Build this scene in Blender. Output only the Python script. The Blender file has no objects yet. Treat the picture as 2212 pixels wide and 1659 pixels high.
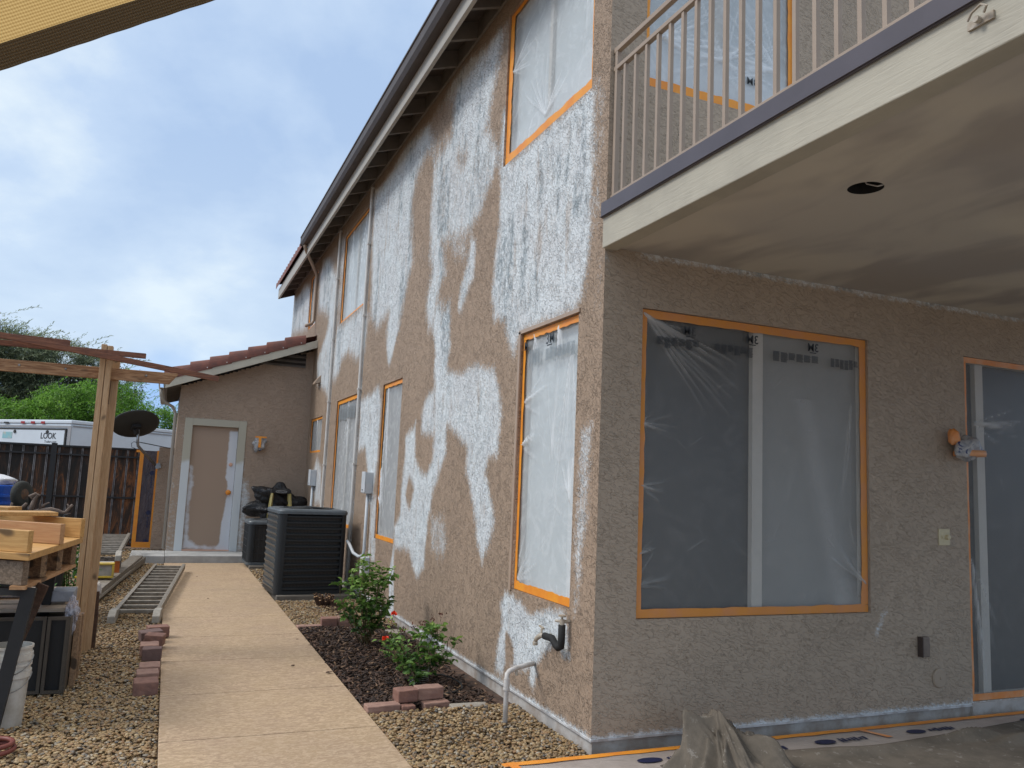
import bpy, bmesh, math, random
import numpy as np
from mathutils import Vector, Matrix
R = math.radians
random.seed(7); rng = np.random.default_rng(7)
scene = bpy.context.scene; C = scene.collection

# ------------------------------------------------------------ camera, world, sun
CAMZ = 1.6
cam = bpy.data.objects.new('camera', bpy.data.cameras.new('camera')); C.objects.link(cam)
cam.data.sensor_width = 36.0; cam.data.lens = 36.0*1742.8/2212.0
cam.data.clip_start = 0.05; cam.data.clip_end = 2000
Mc = ((0.91919352, -0.39150906, 0.0424726), (0.08722743, 0.09723971, -0.99143119), (0.38402427, 0.91502191, 0.12353244))
ri, dn, fw = Vector(Mc[0]), Vector(Mc[1]), Vector(Mc[2])
m3 = Matrix((ri, -dn, -fw)).transposed()
cam.matrix_world = Matrix.Translation((0, 0, CAMZ)) @ m3.to_4x4()
scene.camera = cam
scene.view_settings.view_transform = 'Standard'; scene.view_settings.look = 'None'
scene.view_settings.exposure = 0.38; scene.view_settings.gamma = 1.0
scene.cycles.max_bounces = 6; scene.cycles.transparent_max_bounces = 16
scene.cycles.use_denoising = True

SUN_EL, SUN_AZ = 44.0, 282.0      # azimuth clockwise from +Y; the light comes from the left and a little ahead
world = bpy.data.worlds.new("World"); scene.world = world; world.use_nodes = True
nt = world.node_tree; N = nt.nodes; Lk = nt.links; N.clear()
out = N.new('ShaderNodeOutputWorld'); bg = N.new('ShaderNodeBackground'); Lk.new(bg.outputs[0], out.inputs[0])
sky = N.new('ShaderNodeTexSky'); sky.sky_type = 'NISHITA'; sky.sun_disc = False
sky.sun_elevation = R(SUN_EL); sky.sun_rotation = R(SUN_AZ); sky.air_density = 1.0; sky.dust_density = 1.0
bg.inputs[1].default_value = 0.1
tc = N.new('ShaderNodeTexCoord'); sep = N.new('ShaderNodeSeparateXYZ'); Lk.new(tc.outputs['Generated'], sep.inputs[0])
def wmath(op, a, b=None, c=None, clamp=False):
    n = N.new('ShaderNodeMath'); n.operation = op; n.use_clamp = clamp
    for i, v in enumerate((a, b, c)):
        if v is None: continue
        if isinstance(v, (int, float)): n.inputs[i].default_value = v
        else: Lk.new(v, n.inputs[i])
    return n.outputs[0]
# project the direction on a cloud layer so the clouds flatten towards the horizon
zz = wmath('MAXIMUM', sep.outputs[2], 0.02); den = wmath('ADD', zz, 0.22)
cx = wmath('DIVIDE', sep.outputs[0], den); cy = wmath('DIVIDE', sep.outputs[1], den)
comb = N.new('ShaderNodeCombineXYZ'); Lk.new(cx, comb.inputs[0]); Lk.new(cy, comb.inputs[1])
mp = N.new('ShaderNodeMapping'); Lk.new(comb.outputs[0], mp.inputs[0]); mp.inputs['Scale'].default_value = (1.0, 0.8, 1.0); mp.inputs['Location'].default_value = (3.1, 0.4, 0)
mp.inputs['Rotation'].default_value = (0, 0, 0.35)
n1 = N.new('ShaderNodeTexNoise'); Lk.new(mp.outputs[0], n1.inputs[0]); n1.inputs['Scale'].default_value = 1.5; n1.inputs['Detail'].default_value = 7; n1.inputs['Roughness'].default_value = .5; n1.inputs['Distortion'].default_value = .35
n2 = N.new('ShaderNodeTexNoise'); Lk.new(mp.outputs[0], n2.inputs[0]); n2.inputs['Scale'].default_value = 3.6; n2.inputs['Detail'].default_value = 8; n2.inputs['Roughness'].default_value = .58
s = wmath('ADD', wmath('MULTIPLY', n1.outputs[0], .68), wmath('MULTIPLY', n2.outputs[0], .32))
ramp = N.new('ShaderNodeValToRGB'); Lk.new(s, ramp.inputs[0]); e = ramp.color_ramp.elements
e[0].position = .40; e[0].color = (3.6, 4.85, 6.9, 1); e[1].position = .60; e[1].color = (6.5, 7.4, 8.1, 1)
m = e.new(.5); m.color = (4.55, 5.75, 7.5, 1)
# brighter towards the horizon haze, brighter at the zenith (overcast), both outside most of the view
low = wmath('SUBTRACT', 1.0, wmath('DIVIDE', zz, .42), clamp=True); low = wmath('POWER', low, 1.4)
mixl = N.new('ShaderNodeMix'); mixl.data_type = 'RGBA'; Lk.new(wmath('MULTIPLY', low, .75), mixl.inputs[0]); Lk.new(ramp.outputs[0], mixl.inputs[6]); mixl.inputs[7].default_value = (6.4, 7.4, 8.1, 1)
# openings of clear sky low over the far roof
gap = N.new('ShaderNodeTexNoise'); Lk.new(tc.outputs['Generated'], gap.inputs[0]); gap.inputs['Scale'].default_value = 3.0; gap.inputs['Detail'].default_value = 4
gm = N.new('ShaderNodeMapRange'); Lk.new(sep.outputs[2], gm.inputs[0]); gm.inputs[1].default_value = .125; gm.inputs[2].default_value = .155; gm.inputs[3].default_value = 1; gm.inputs[4].default_value = 0; gm.interpolation_type = 'SMOOTHSTEP'
gm2 = N.new('ShaderNodeMapRange'); Lk.new(gap.outputs[0], gm2.inputs[0]); gm2.inputs[1].default_value = .40; gm2.inputs[2].default_value = .52
gf = wmath('MULTIPLY', wmath('MULTIPLY', gm.outputs[0], gm2.outputs[0]), .8)
mixg = N.new('ShaderNodeMix'); mixg.data_type = 'RGBA'; Lk.new(gf, mixg.inputs[0]); Lk.new(mixl.outputs[2], mixg.inputs[6])
blu = N.new('ShaderNodeMix'); blu.data_type = 'RGBA'; blu.inputs[0].default_value = .25; Lk.new(sky.outputs[0], blu.inputs[6]); blu.inputs[7].default_value = (1.3, 3.5, 8.2, 1); blu.inputs[0].default_value = .8
Lk.new(blu.outputs[2], mixg.inputs[7])
zen = wmath('MULTIPLY_ADD', wmath('POWER', wmath('MULTIPLY', wmath('SUBTRACT', sep.outputs[2], .62, clamp=True), 2.6, clamp=True), 1.0), 1.9, 1.0)
zf = wmath('MULTIPLY', wmath('SUBTRACT', sep.outputs[2], .62, clamp=True), 2.6, clamp=True)
vm = N.new('ShaderNodeMix'); vm.data_type = 'RGBA'; Lk.new(zf, vm.inputs[0]); Lk.new(mixg.outputs[2], vm.inputs[6]); vm.inputs[7].default_value = (16.0, 15.2, 14.0, 1)   # bright neutral overcast overhead
skm = N.new('ShaderNodeMix'); skm.data_type = 'RGBA'; skm.inputs[0].default_value = .12; Lk.new(vm.outputs[2], skm.inputs[6]); Lk.new(sky.outputs[0], skm.inputs[7])
Lk.new(skm.outputs[2], bg.inputs[0])

sun = bpy.data.objects.new('sun', bpy.data.lights.new('sun', 'SUN')); C.objects.link(sun)
sun.data.energy = 1.45; sun.data.angle = R(17); sun.data.color = (1, .965, .92)
az = R(SUN_AZ); sd = Vector((math.sin(az)*math.cos(R(SUN_EL)), math.cos(az)*math.cos(R(SUN_EL)), math.sin(R(SUN_EL))))
sun.rotation_euler = (-sd).to_track_quat('-Z', 'Y').to_euler()

# ------------------------------------------------------------ helpers
class MB:
    def __init__(s): s.v = []; s.f = []
    def add(s, vs, fs):
        o = len(s.v); s.v += [tuple(p) for p in vs]; s.f += [tuple(i+o for i in f) for f in fs]; return s
    def box(s, x0, x1, y0, y1, z0, z1):
        return s.add([(x0,y0,z0),(x1,y0,z0),(x1,y1,z0),(x0,y1,z0),(x0,y0,z1),(x1,y0,z1),(x1,y1,z1),(x0,y1,z1)],
                     [(0,3,2,1),(4,5,6,7),(0,1,5,4),(1,2,6,5),(2,3,7,6),(3,0,4,7)])
    def bar(s, a, b, w, h, up=(0,0,1)):
        a = Vector(a); b = Vector(b); d = (b-a).normalized(); u = Vector(up)
        if abs(d.dot(u)) > .98: u = Vector((0,1,0))
        sx = d.cross(u).normalized(); sy = sx.cross(d).normalized()
        vs = []
        for p in (a, b):
            for i, j in ((-1,-1),(1,-1),(1,1),(-1,1)): vs.append(p + sx*(i*w/2) + sy*(j*h/2))
        return s.add(vs, [(0,1,2,3),(7,6,5,4),(0,4,5,1),(1,5,6,2),(2,6,7,3),(3,7,4,0)])
    def tube(s, pts, r, n=10, caps=True):
        pts = [Vector(p) for p in pts]; rs = r if isinstance(r, (list, tuple)) else [r]*len(pts)
        o = len(s.v); prev = None
        for i, p in enumerate(pts):
            d = (pts[min(i+1, len(pts)-1)] - pts[max(i-1, 0)]).normalized()
            if prev is None:
                u = Vector((0,0,1)) if abs(d.z) < .9 else Vector((1,0,0)); sx = d.cross(u).normalized()
            else: sx = (prev - d*prev.dot(d)).normalized()
            prev = sx; sy = d.cross(sx)
            for k in range(n):
                a = 2*math.pi*k/n; s.v.append(tuple(p + (sx*math.cos(a) + sy*math.sin(a))*rs[i]))
        for i in range(len(pts)-1):
            for k in range(n):
                k2 = (k+1) % n; s.f.append((o+i*n+k, o+i*n+k2, o+(i+1)*n+k2, o+(i+1)*n+k))
        if caps:
            s.f.append(tuple(o+k for k in reversed(range(n)))); s.f.append(tuple(o+(len(pts)-1)*n+k for k in range(n)))
        return s
    def lathe(s, c, prof, n=24, axis=None):
        c = Vector(c); q = Vector((0,0,1)).rotation_difference(Vector(axis)) if axis is not None else None; o = len(s.v)
        for r, z in prof:
            for k in range(n):
                a = 2*math.pi*k/n; p = Vector((r*math.cos(a), r*math.sin(a), z))
                if q: p = q @ p
                s.v.append(tuple(c+p))
        for i in range(len(prof)-1):
            for k in range(n):
                k2 = (k+1) % n; s.f.append((o+i*n+k, o+i*n+k2, o+(i+1)*n+k2, o+(i+1)*n+k))
        s.f.append(tuple(o+k for k in reversed(range(n)))); s.f.append(tuple(o+(len(prof)-1)*n+k for k in range(n)))
        return s
    def prism(s, poly, ax, t0, t1):
        """poly = 2D outline; ax = axis it is extruded along between t0 and t1"""
        def P(a, b, t): return {'x': (t,a,b), 'y': (a,t,b), 'z': (a,b,t)}[ax]
        n = len(poly); vs = [P(a,b,t0) for a,b in poly] + [P(a,b,t1) for a,b in poly]
        return s.add(vs, [tuple(range(n))[::-1], tuple(range(n, 2*n))] + [(i, (i+1)%n, n+(i+1)%n, n+i) for i in range(n)])
    def build(s, name, mat, parent=None, bevel=0, smooth=False, fix=True):
        me = bpy.data.meshes.new(name); me.from_pydata(s.v, [], s.f); me.update()
        return link(name, me, mat, parent, bevel, smooth, fix)
def link(name, me, mat, parent=None, bevel=0, smooth=False, fix=False):
    if fix:
        bm = bmesh.new(); bm.from_mesh(me); bmesh.ops.recalc_face_normals(bm, faces=bm.faces); bm.to_mesh(me); bm.free()
    o = bpy.data.objects.new(name, me); C.objects.link(o)
    if mat: me.materials.append(mat)
    if parent is not None:
        o.parent = parent; o.matrix_parent_inverse = mworld(parent).inverted()
    if smooth: me.polygons.foreach_set('use_smooth', [True]*len(me.polygons))
    if bevel:
        b = o.modifiers.new('bevel', 'BEVEL'); b.width = bevel; b.segments = 2; b.limit_method = 'ANGLE'; b.angle_limit = R(40)
    return o
def mworld(o):
    m = o.matrix_basis.copy()
    if o.parent: m = mworld(o.parent) @ o.matrix_parent_inverse @ m
    return m
def npmesh(name, V, F, mat=None, parent=None, smooth=False, attr=None):
    me = bpy.data.meshes.new(name); V = np.asarray(V, np.float32); F = np.asarray(F, np.int32)
    me.vertices.add(len(V)); me.vertices.foreach_set('co', V.ravel())
    k = F.shape[1]; me.loops.add(F.size); me.loops.foreach_set('vertex_index', F.ravel())
    me.polygons.add(len(F)); me.polygons.foreach_set('loop_start', np.arange(0, F.size, k, dtype=np.int32))
    try: me.polygons.foreach_set('loop_total', np.full(len(F), k, np.int32))
    except Exception: pass
    me.update(calc_edges=True)
    if attr:
        for n_, a in attr.items():
            at = me.attributes.new(n_, 'FLOAT', 'POINT'); at.data.foreach_set('value', np.asarray(a, np.float32).ravel())
    return link(name, me, mat, parent, smooth=smooth)
def tag(o, label=None, cat=None, group=None, kind=None):
    for k, v_ in (('label', label), ('category', cat), ('group', group), ('kind', kind)):
        if v_: o[k] = v_
    return o
def thing(name, label, cat, loc=(0,0,0), group=None):
    o = bpy.data.objects.new(name, None); C.objects.link(o); o.location = loc; o.empty_display_size = .1
    return tag(o, label, cat, group)
def copy_tree(o, parent=None):
    c = o.copy(); C.objects.link(c)
    if parent is not None: c.parent = parent
    for ch in list(o.children): copy_tree(ch, c)
    return c

# ------------------------------------------------------------ materials
def newmat(name):
    m = bpy.data.materials.new(name); m.use_nodes = True; return m, m.node_tree.nodes, m.node_tree.links, m.node_tree.nodes['Principled BSDF']
def mathn(nt, op, a, b=None, c=None, clamp=False):
    n = nt.nodes.new('ShaderNodeMath'); n.operation = op; n.use_clamp = clamp
    for i, v_ in enumerate((a, b, c)):
        if v_ is None: continue
        if isinstance(v_, (int, float)): n.inputs[i].default_value = v_
        else: nt.links.new(v_, n.inputs[i])
    return n.outputs[0]
def noise(nt, scale, detail=4, rough=.5, dist=0, vec=None, sc=None, loc=None, rot=None):
    n = nt.nodes.new('ShaderNodeTexNoise'); n.inputs['Scale'].default_value = scale; n.inputs['Detail'].default_value = detail
    n.inputs['Roughness'].default_value = rough; n.inputs['Distortion'].default_value = dist
    if vec is None:
        vec = nt.nodes.new('ShaderNodeNewGeometry').outputs['Position'] if True else None
    if sc or loc or rot:
        mp = nt.nodes.new('ShaderNodeMapping'); nt.links.new(vec, mp.inputs[0])
        if sc: mp.inputs['Scale'].default_value = sc
        if loc: mp.inputs['Location'].default_value = loc
        if rot: mp.inputs['Rotation'].default_value = rot
        vec = mp.outputs[0]
    nt.links.new(vec, n.inputs[0]); return n.outputs[0]
def objco(nt): return nt.nodes.new('ShaderNodeTexCoord').outputs['Object']
def smooth(nt, val, a, b, lo=0, hi=1):
    n = nt.nodes.new('ShaderNodeMapRange'); n.interpolation_type = 'SMOOTHSTEP'; nt.links.new(val, n.inputs[0])
    n.inputs[1].default_value = a; n.inputs[2].default_value = b; n.inputs[3].default_value = lo; n.inputs[4].default_value = hi
    return n.outputs[0]
def mix(nt, f, a, b):
    n = nt.nodes.new('ShaderNodeMix'); n.data_type = 'RGBA'
    for i, v_ in ((0, f), (6, a), (7, b)):
        if isinstance(v_, (int, float)): n.inputs[i].default_value = v_
        elif isinstance(v_, tuple): n.inputs[i].default_value = v_ if len(v_) == 4 else (*v_, 1)
        else: nt.links.new(v_, n.inputs[i])
    return n.outputs[2]
def bump(nt, bsdf, h, strength=.5, dist=.01, normal=None):
    b = nt.nodes.new('ShaderNodeBump'); b.inputs['Strength'].default_value = strength; b.inputs['Distance'].default_value = dist
    nt.links.new(h, b.inputs['Height'])
    if normal is not None: nt.links.new(normal, b.inputs['Normal'])
    nt.links.new(b.outputs[0], bsdf.inputs['Normal']); return b.outputs[0]
def plain(name, col, rough=.6, var=.15, scale=8, metal=0, bumps=0, bscale=60, col2=None):
    m, n, l, b = newmat(name); nt = m.node_tree; v_ = objco(nt)
    c2 = col2 or tuple(c*(1-var*2) for c in col)
    f = smooth(nt, noise(nt, scale, 5, .6, vec=v_), .35, .65)
    l.new(mix(nt, f, col, c2), b.inputs['Base Color']); b.inputs['Roughness'].default_value = rough; b.inputs['Metallic'].default_value = metal
    if bumps: bump(nt, b, noise(nt, bscale, 4, .6, vec=v_), bumps, .004)
    return m
TAN = (.385, .28, .20); WHITE = (.74, .80, .83)
def stretch(nt, vec, rot, sc):
    mp = nt.nodes.new('ShaderNodeMapping'); mp.vector_type = 'TEXTURE'; nt.links.new(vec, mp.inputs[0]); mp.inputs['Rotation'].default_value = rot; mp.inputs['Scale'].default_value = sc; return mp.outputs[0]
def stucco(name, mask=True, flow=((R(42), 0, 0), (1, 1.55, .9)),  fine=1.0, tan=TAN, old=True, scale=1.0, rough_bump=1.0):
    m, n, l, b = newmat(name); nt = m.node_tree; geo = n.new('ShaderNodeNewGeometry'); P = geo.outputs['Position']
    # skip-trowel relief: flat-topped worms and ridges
    Q = stretch(nt, P, *flow)
    a = noise(nt, 30*scale, 2, .5, .7, vec=Q)
    ridge = mathn(nt, 'ABSOLUTE', mathn(nt, 'SUBTRACT', a, .5)); ridge = smooth(nt, ridge, .0, .05, 1, 0)
    c_ = noise(nt, 36*scale, 3, .6, .5, vec=Q, loc=(3, 7, 1)); plat = smooth(nt, c_, .50, .535)
    d = noise(nt, 11*scale, 2, .5, 0, vec=P, loc=(9, 2, 5)); sel = smooth(nt, d, .42, .6)
    h = mathn(nt, 'ADD', mathn(nt, 'MULTIPLY', ridge, mathn(nt, 'MULTIPLY_ADD', sel, .45, .1)), mathn(nt, 'MULTIPLY', plat, .8))
    h = mathn(nt, 'ADD', h, mathn(nt, 'MULTIPLY', noise(nt, 220, 2, .6, vec=P), .10))
    h = mathn(nt, 'ADD', h, mathn(nt, 'MULTIPLY', noise(nt, 3, 3, .5, vec=P), .4))
    bump(nt, b, h, rough_bump, .0145*fine)
    big = noise(nt, 1.3, 4, .6, vec=P, sc=(1, 1, .5)); col = mix(nt, smooth(nt, big, .3, .7), tan, tuple(c*.9 for c in tan))
    col = mix(nt, mathn(nt, 'MULTIPLY', smooth(nt, noise(nt, 60, 3, .7, vec=P), .45, .75), .18), col, tuple(c*1.25 for c in tan))
    if mask:
        at = n.new('ShaderNodeAttribute'); at.attribute_name = 'primer'; mk = at.outputs['Fac']
        nn = noise(nt, 9, 6, .72, vec=P, sc=(1, 1, .45)); fine_n = noise(nt, 70, 3, .6, vec=P)
        v_ = mathn(nt, 'ADD', mk, mathn(nt, 'MULTIPLY', mathn(nt, 'SUBTRACT', nn, .5), 1.0))
        v_ = mathn(nt, 'ADD', v_, mathn(nt, 'MULTIPLY', mathn(nt, 'SUBTRACT', fine_n, .5), .75))
        v_ = mathn(nt, 'ADD', v_, mathn(nt, 'MULTIPLY', mathn(nt, 'SUBTRACT', h, .75), .22))
        v_ = smooth(nt, v_, .24, .98, 0, .96)
        v_ = mathn(nt, 'MULTIPLY', v_, smooth(nt, mk, .0, .12))
        g = smooth(nt, noise(nt, 2.2, 5, .6, vec=P, sc=(1, 1.6, .42), loc=(0, 5, 2)), .49, .62)
        g = mathn(nt, 'MULTIPLY', g, smooth(nt, noise(nt, 22, 4, .7, vec=P, sc=(1, 1, .6)), .36, .62))
        at2 = n.new('ShaderNodeAttribute'); at2.attribute_name = 'wear'
        g = mathn(nt, 'MULTIPLY', g, at2.outputs['Fac'])
        wc = mix(nt, smooth(nt, noise(nt, 3, 3, .5, vec=P, loc=(2, 2, 2)), .35, .65), WHITE, (.69, .73, .755))
        wc = mix(nt, mathn(nt, 'MULTIPLY', g, .9), wc, (.26, .32, .355))
        tr = smooth(nt, noise(nt, 5, 5, .7, vec=P, sc=(1, 1.2, .35), loc=(7, 1, 0)), .55, .72)
        wc = mix(nt, mathn(nt, 'MULTIPLY', tr, .5), wc, tan)
        col = mix(nt, v_, col, wc)
    l.new(col, b.inputs['Base Color']); b.inputs['Roughness'].default_value = .75
    return m
def wood(name, c1, c2, axis='x', scale=1.0, rough=.6, knots=True, rot=0):
    m, n, l, b = newmat(name); nt = m.node_tree; v_ = objco(nt)
    if rot: mp = n.new('ShaderNodeMapping'); l.new(v_, mp.inputs[0]); mp.inputs['Rotation'].default_value = (0, 0, R(rot)); v_ = mp.outputs[0]
    sc = {'x': (1.2, 14, 14), 'y': (14, 1.2, 14), 'z': (14, 14, 1.2)}[axis]
    g = noise(nt, 4*scale, 5, .6, 1.2, vec=v_, sc=sc); f = smooth(nt, g, .35, .62)
    col = mix(nt, f, c1, c2)
    if knots:
        k = noise(nt, 9*scale, 1, .4, 0, vec=v_, sc={'x': (.5, 1, 1), 'y': (1, .5, 1), 'z': (1, 1, .5)}[axis])
        col = mix(nt, smooth(nt, k, .68, .74), col, tuple(c*.3 for c in c2))
    l.new(col, b.inputs['Base Color']); b.inputs['Roughness'].default_value = rough
    bump(nt, b, g, .35, .003); return m
def leafmat(name, dark, mid, light, trans=.25):
    m, n, l, b = newmat(name); nt = m.node_tree; at = n.new('ShaderNodeAttribute'); at.attribute_name = 'rnd'
    r_ = n.new('ShaderNodeValToRGB'); l.new(at.outputs['Fac'], r_.inputs[0]); e = r_.color_ramp.elements
    e[0].position = 0; e[0].color = (*dark, 1); e[1].position = 1; e[1].color = (*light, 1); e.new(.55).color = (*mid, 1)
    l.new(r_.outputs[0], b.inputs['Base Color']); b.inputs['Roughness'].default_value = .5
    t = n.new('ShaderNodeBsdfTranslucent'); l.new(r_.outputs[0], t.inputs[0]); mx = n.new('ShaderNodeMixShader'); mx.inputs[0].default_value = trans
    l.new(b.outputs[0], mx.inputs[1]); l.new(t.outputs[0], mx.inputs[2]); l.new(mx.outputs[0], n['Material Output'].inputs[0]); return m
def film(name, opac=.5, col=(.80, .83, .85), rough=.32, cloud=.16):
    m, n, l, b = newmat(name); nt = m.node_tree; P = n.new('ShaderNodeNewGeometry').outputs['Position']
    at = n.new('ShaderNodeAttribute'); at.attribute_name = 'fold'
    w = mathn(nt, 'MULTIPLY', smooth(nt, noise(nt, 5, 5, .6, 1.5, vec=P), .45, .75), cloud)
    a = mathn(nt, 'ADD', mathn(nt, 'MULTIPLY_ADD', at.outputs['Fac'], .5, opac), w, clamp=True)
    b.inputs['Base Color'].default_value = (*col, 1); b.inputs['Roughness'].default_value = rough; l.new(a, b.inputs['Alpha'])
    b.inputs['Specular IOR Level'].default_value = .6
    bump(nt, b, noise(nt, 16, 4, .55, 1.2, vec=P, sc=(1, 1, .5)), .5 if cloud > .1 else .06, .006); return m

M = {}
M['stucco'] = stucco('stucco_primed'); M['stucco_far'] = stucco('stucco_smooth', fine=.55, scale=.7, rough_bump=.8, tan=(.40, .30, .225), flow=((0, R(10), 0), (1.8, 1, .9)))
M['stucco_patio'] = stucco('stucco_patio', fine=.36, scale=.9, tan=(.435, .35, .265), flow=((0, R(20), 0), (2.1, 1, .85)))
M['stucco_plain'] = stucco('stucco_plain', mask=False)
M['concrete'] = plain('concrete', (.42, .42, .41), .85, .12, 5, bumps=.5, bscale=80)
M['stem'] = plain('stem_concrete', (.50, .48, .455), .85, .1, 6, bumps=.5, bscale=50, col2=(.34, .29, .25))
M['cream'] = plain('cream_paint', (.55, .52, .43), .55, .05, 3, bumps=.3, bscale=40)
M['fascia'] = plain('fascia_paint', (.41, .385, .335), .6, .08, 4, bumps=.25, bscale=30, col2=(.38, .36, .33))
M['brown'] = plain('brown_metal', (.062, .044, .037), .55, .1, 3)
M['flash'] = plain('flashing_metal', (.088, .075, .088), .38, .08, 2)
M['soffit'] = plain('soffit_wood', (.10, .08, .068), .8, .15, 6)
M['rafter'] = plain('rafter_paint', (.20, .175, .15), .7, .1, 6)
M['tanpaint'] = plain('tan_paint', (.40, .30, .225), .5, .05, 4)
M['rail'] = plain('rail_paint', (.35, .27, .205), .5, .04, 5)
M['whitepipe'] = plain('white_pipe', (.66, .65, .62), .45, .06, 5)
M['pvc'] = plain('pvc', (.66, .64, .62), .4, .08, 9, col2=(.5, .47, .44))
M['greybox'] = plain('grey_enclosure', (.48, .53, .57), .45, .06, 5, col2=(.58, .6, .62))
M['tape'] = plain('orange_tape', (.86, .34, .03), .45, .04, 6, bumps=.4, bscale=25, col2=(.80, .27, .03))
M['tape2'] = plain('orange_tape_sprayed', (.74, .27, .07), .5, .06, 8, bumps=.4, bscale=25, col2=(.72, .36, .18))
M['tape3'] = plain('orange_tape_dull', (.70, .28, .045), .5, .05, 6, bumps=.4, bscale=25, col2=(.66, .27, .09))
M['film'] = film('film_sheet', .30); M['film_dark'] = film('film_clear', .17, (.68, .67, .64), .4, .05); M['film_thick'] = film('film_gathered', .62, (.84, .86, .88))
M['blind'] = plain('window_blind', (.50, .56, .58), .6, .03, 2)
M['pane_dark'] = plain('pane_dark', (.022, .025, .023), .4, .0, 2); M['pane_mid'] = plain('pane_screen', (.27, .275, .26), .6, .03, 2)
M['pane_grey'] = plain('pane_insect_screen', (.27, .275, .27), .6, .03, 2)
M['frame'] = plain('window_frame', (.52, .50, .45), .5, .03, 4)
M['print'] = plain('film_ink', (.035, .04, .045), .5, .05, 30)
M['print_pale'] = plain('film_ink_pale', (.20, .23, .25), .5, .05, 30)
M['black'] = plain('black_foam', (.012, .012, .012), .8, .1, 20, bumps=.3)
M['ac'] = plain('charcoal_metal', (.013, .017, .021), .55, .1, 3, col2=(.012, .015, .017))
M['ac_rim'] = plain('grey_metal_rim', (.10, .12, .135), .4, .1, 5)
M['steel'] = plain('galvanised_steel', (.34, .35, .36), .35, .1, 9, metal=.7)
M['alu'] = plain('weathered_aluminium', (.27, .24, .20), .55, .15, 14, metal=.1, bumps=.3, bscale=40, col2=(.18, .155, .125))
M['darksteel'] = plain('dark_steel', (.018, .017, .017), .7, .1, 9)
# ------------------------------------------------------------ ground, walkway, patio
W = 2.53; YC = 4.54; YG = 16.4
def soil_mat():
    m, n, l, b = newmat('soil'); nt = m.node_tree; P = n.new('ShaderNodeNewGeometry').outputs['Position']
    col = mix(nt, smooth(nt, noise(nt, 14, 6, .7, vec=P), .35, .65), (.20, .135, .09), (.09, .06, .042))
    col = mix(nt, smooth(nt, noise(nt, .6, 3, .5, vec=P), .4, .6), col, (.26, .2, .145))
    l.new(col, b.inputs['Base Color']); b.inputs['Roughness'].default_value = .95; bump(nt, b, noise(nt, 45, 5, .7, vec=P), .8, .02); return m
M['soil'] = soil_mat()
g = MB()
g.add([(-400, -300, -.06), (400, -300, -.06), (400, 600, -.06), (-400, 600, -.06)], [(0, 1, 2, 3)])
tag(g.build('ground', M['soil'], fix=False), kind='structure')
def walk_mat():
    m, n, l, b = newmat('textured_concrete'); nt = m.node_tree; P = n.new('ShaderNodeNewGeometry').outputs['Position']
    t = noise(nt, 30, 4, .6, 1.3, vec=P, sc=(.55, 1.3, 1)); pl = smooth(nt, t, .46, .56)
    t2 = smooth(nt, noise(nt, 75, 3, .6, .6, vec=P, sc=(.6, 1.2, 1)), .46, .58)
    base = mix(nt, smooth(nt, noise(nt, 1.1, 4, .6, vec=P), .35, .65), (.55, .405, .265), (.48, .355, .24))
    lowc = mix(nt, smooth(nt, noise(nt, 2.2, 4, .6, vec=P, loc=(4, 4, 0)), .4, .65), (.37, .26, .155), (.34, .235, .15))
    col = mix(nt, mathn(nt, 'MULTIPLY', mathn(nt, 'ADD', mathn(nt, 'MULTIPLY', pl, .65), mathn(nt, 'MULTIPLY', t2, .35)), 1.0), lowc, base)
    l.new(col, b.inputs['Base Color']); b.inputs['Roughness'].default_value = .7
    bump(nt, b, mathn(nt, 'ADD', mathn(nt, 'MULTIPLY', pl, .6), mathn(nt, 'MULTIPLY', t2, .3)), .6, .004); return m
M['walk'] = walk_mat()
ys = [2.0, 3.2, 4.32, 5.385, 6.455, 7.565, 8.635, 9.76, 10.86, 11.93, 13.05, 14.15, 15.45]
wk = MB()
for i in range(len(ys)-1):
    a, b_ = ys[i]+.005, ys[i+1]-.005; L0 = .095 + .0; Rr = 1.415
    wk.box(L0, Rr, a, b_, -.1, 0)
wk2 = wk.build('walkway', M['walk'], bevel=.005); tag(wk2, kind='structure')
wj = MB(); wj.box(.10, 1.41, 2.0, 15.44, -.09, -.010); tag(wj.build('walkway_joint_bed', plain('joint_dirt', (.11, .07, .045), .9, .1, 9)), kind='structure')
st = MB(); st.box(.1, 1.45, 15.455, 16.42, -.08, .12); st.box(-.46, .094, 15.455, 16.5, -.08, .115); st.box(.1, 1.45, 16.42, 16.6, -.08, .118)
tag(st.build('doorstep', M['concrete'], bevel=.008), kind='structure')
pt = MB(); pt.box(1.92, 9.5, -1.5, 4.46, -.1, 0.0); tag(pt.build('patio', M['concrete'], bevel=.005), kind='structure')

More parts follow.
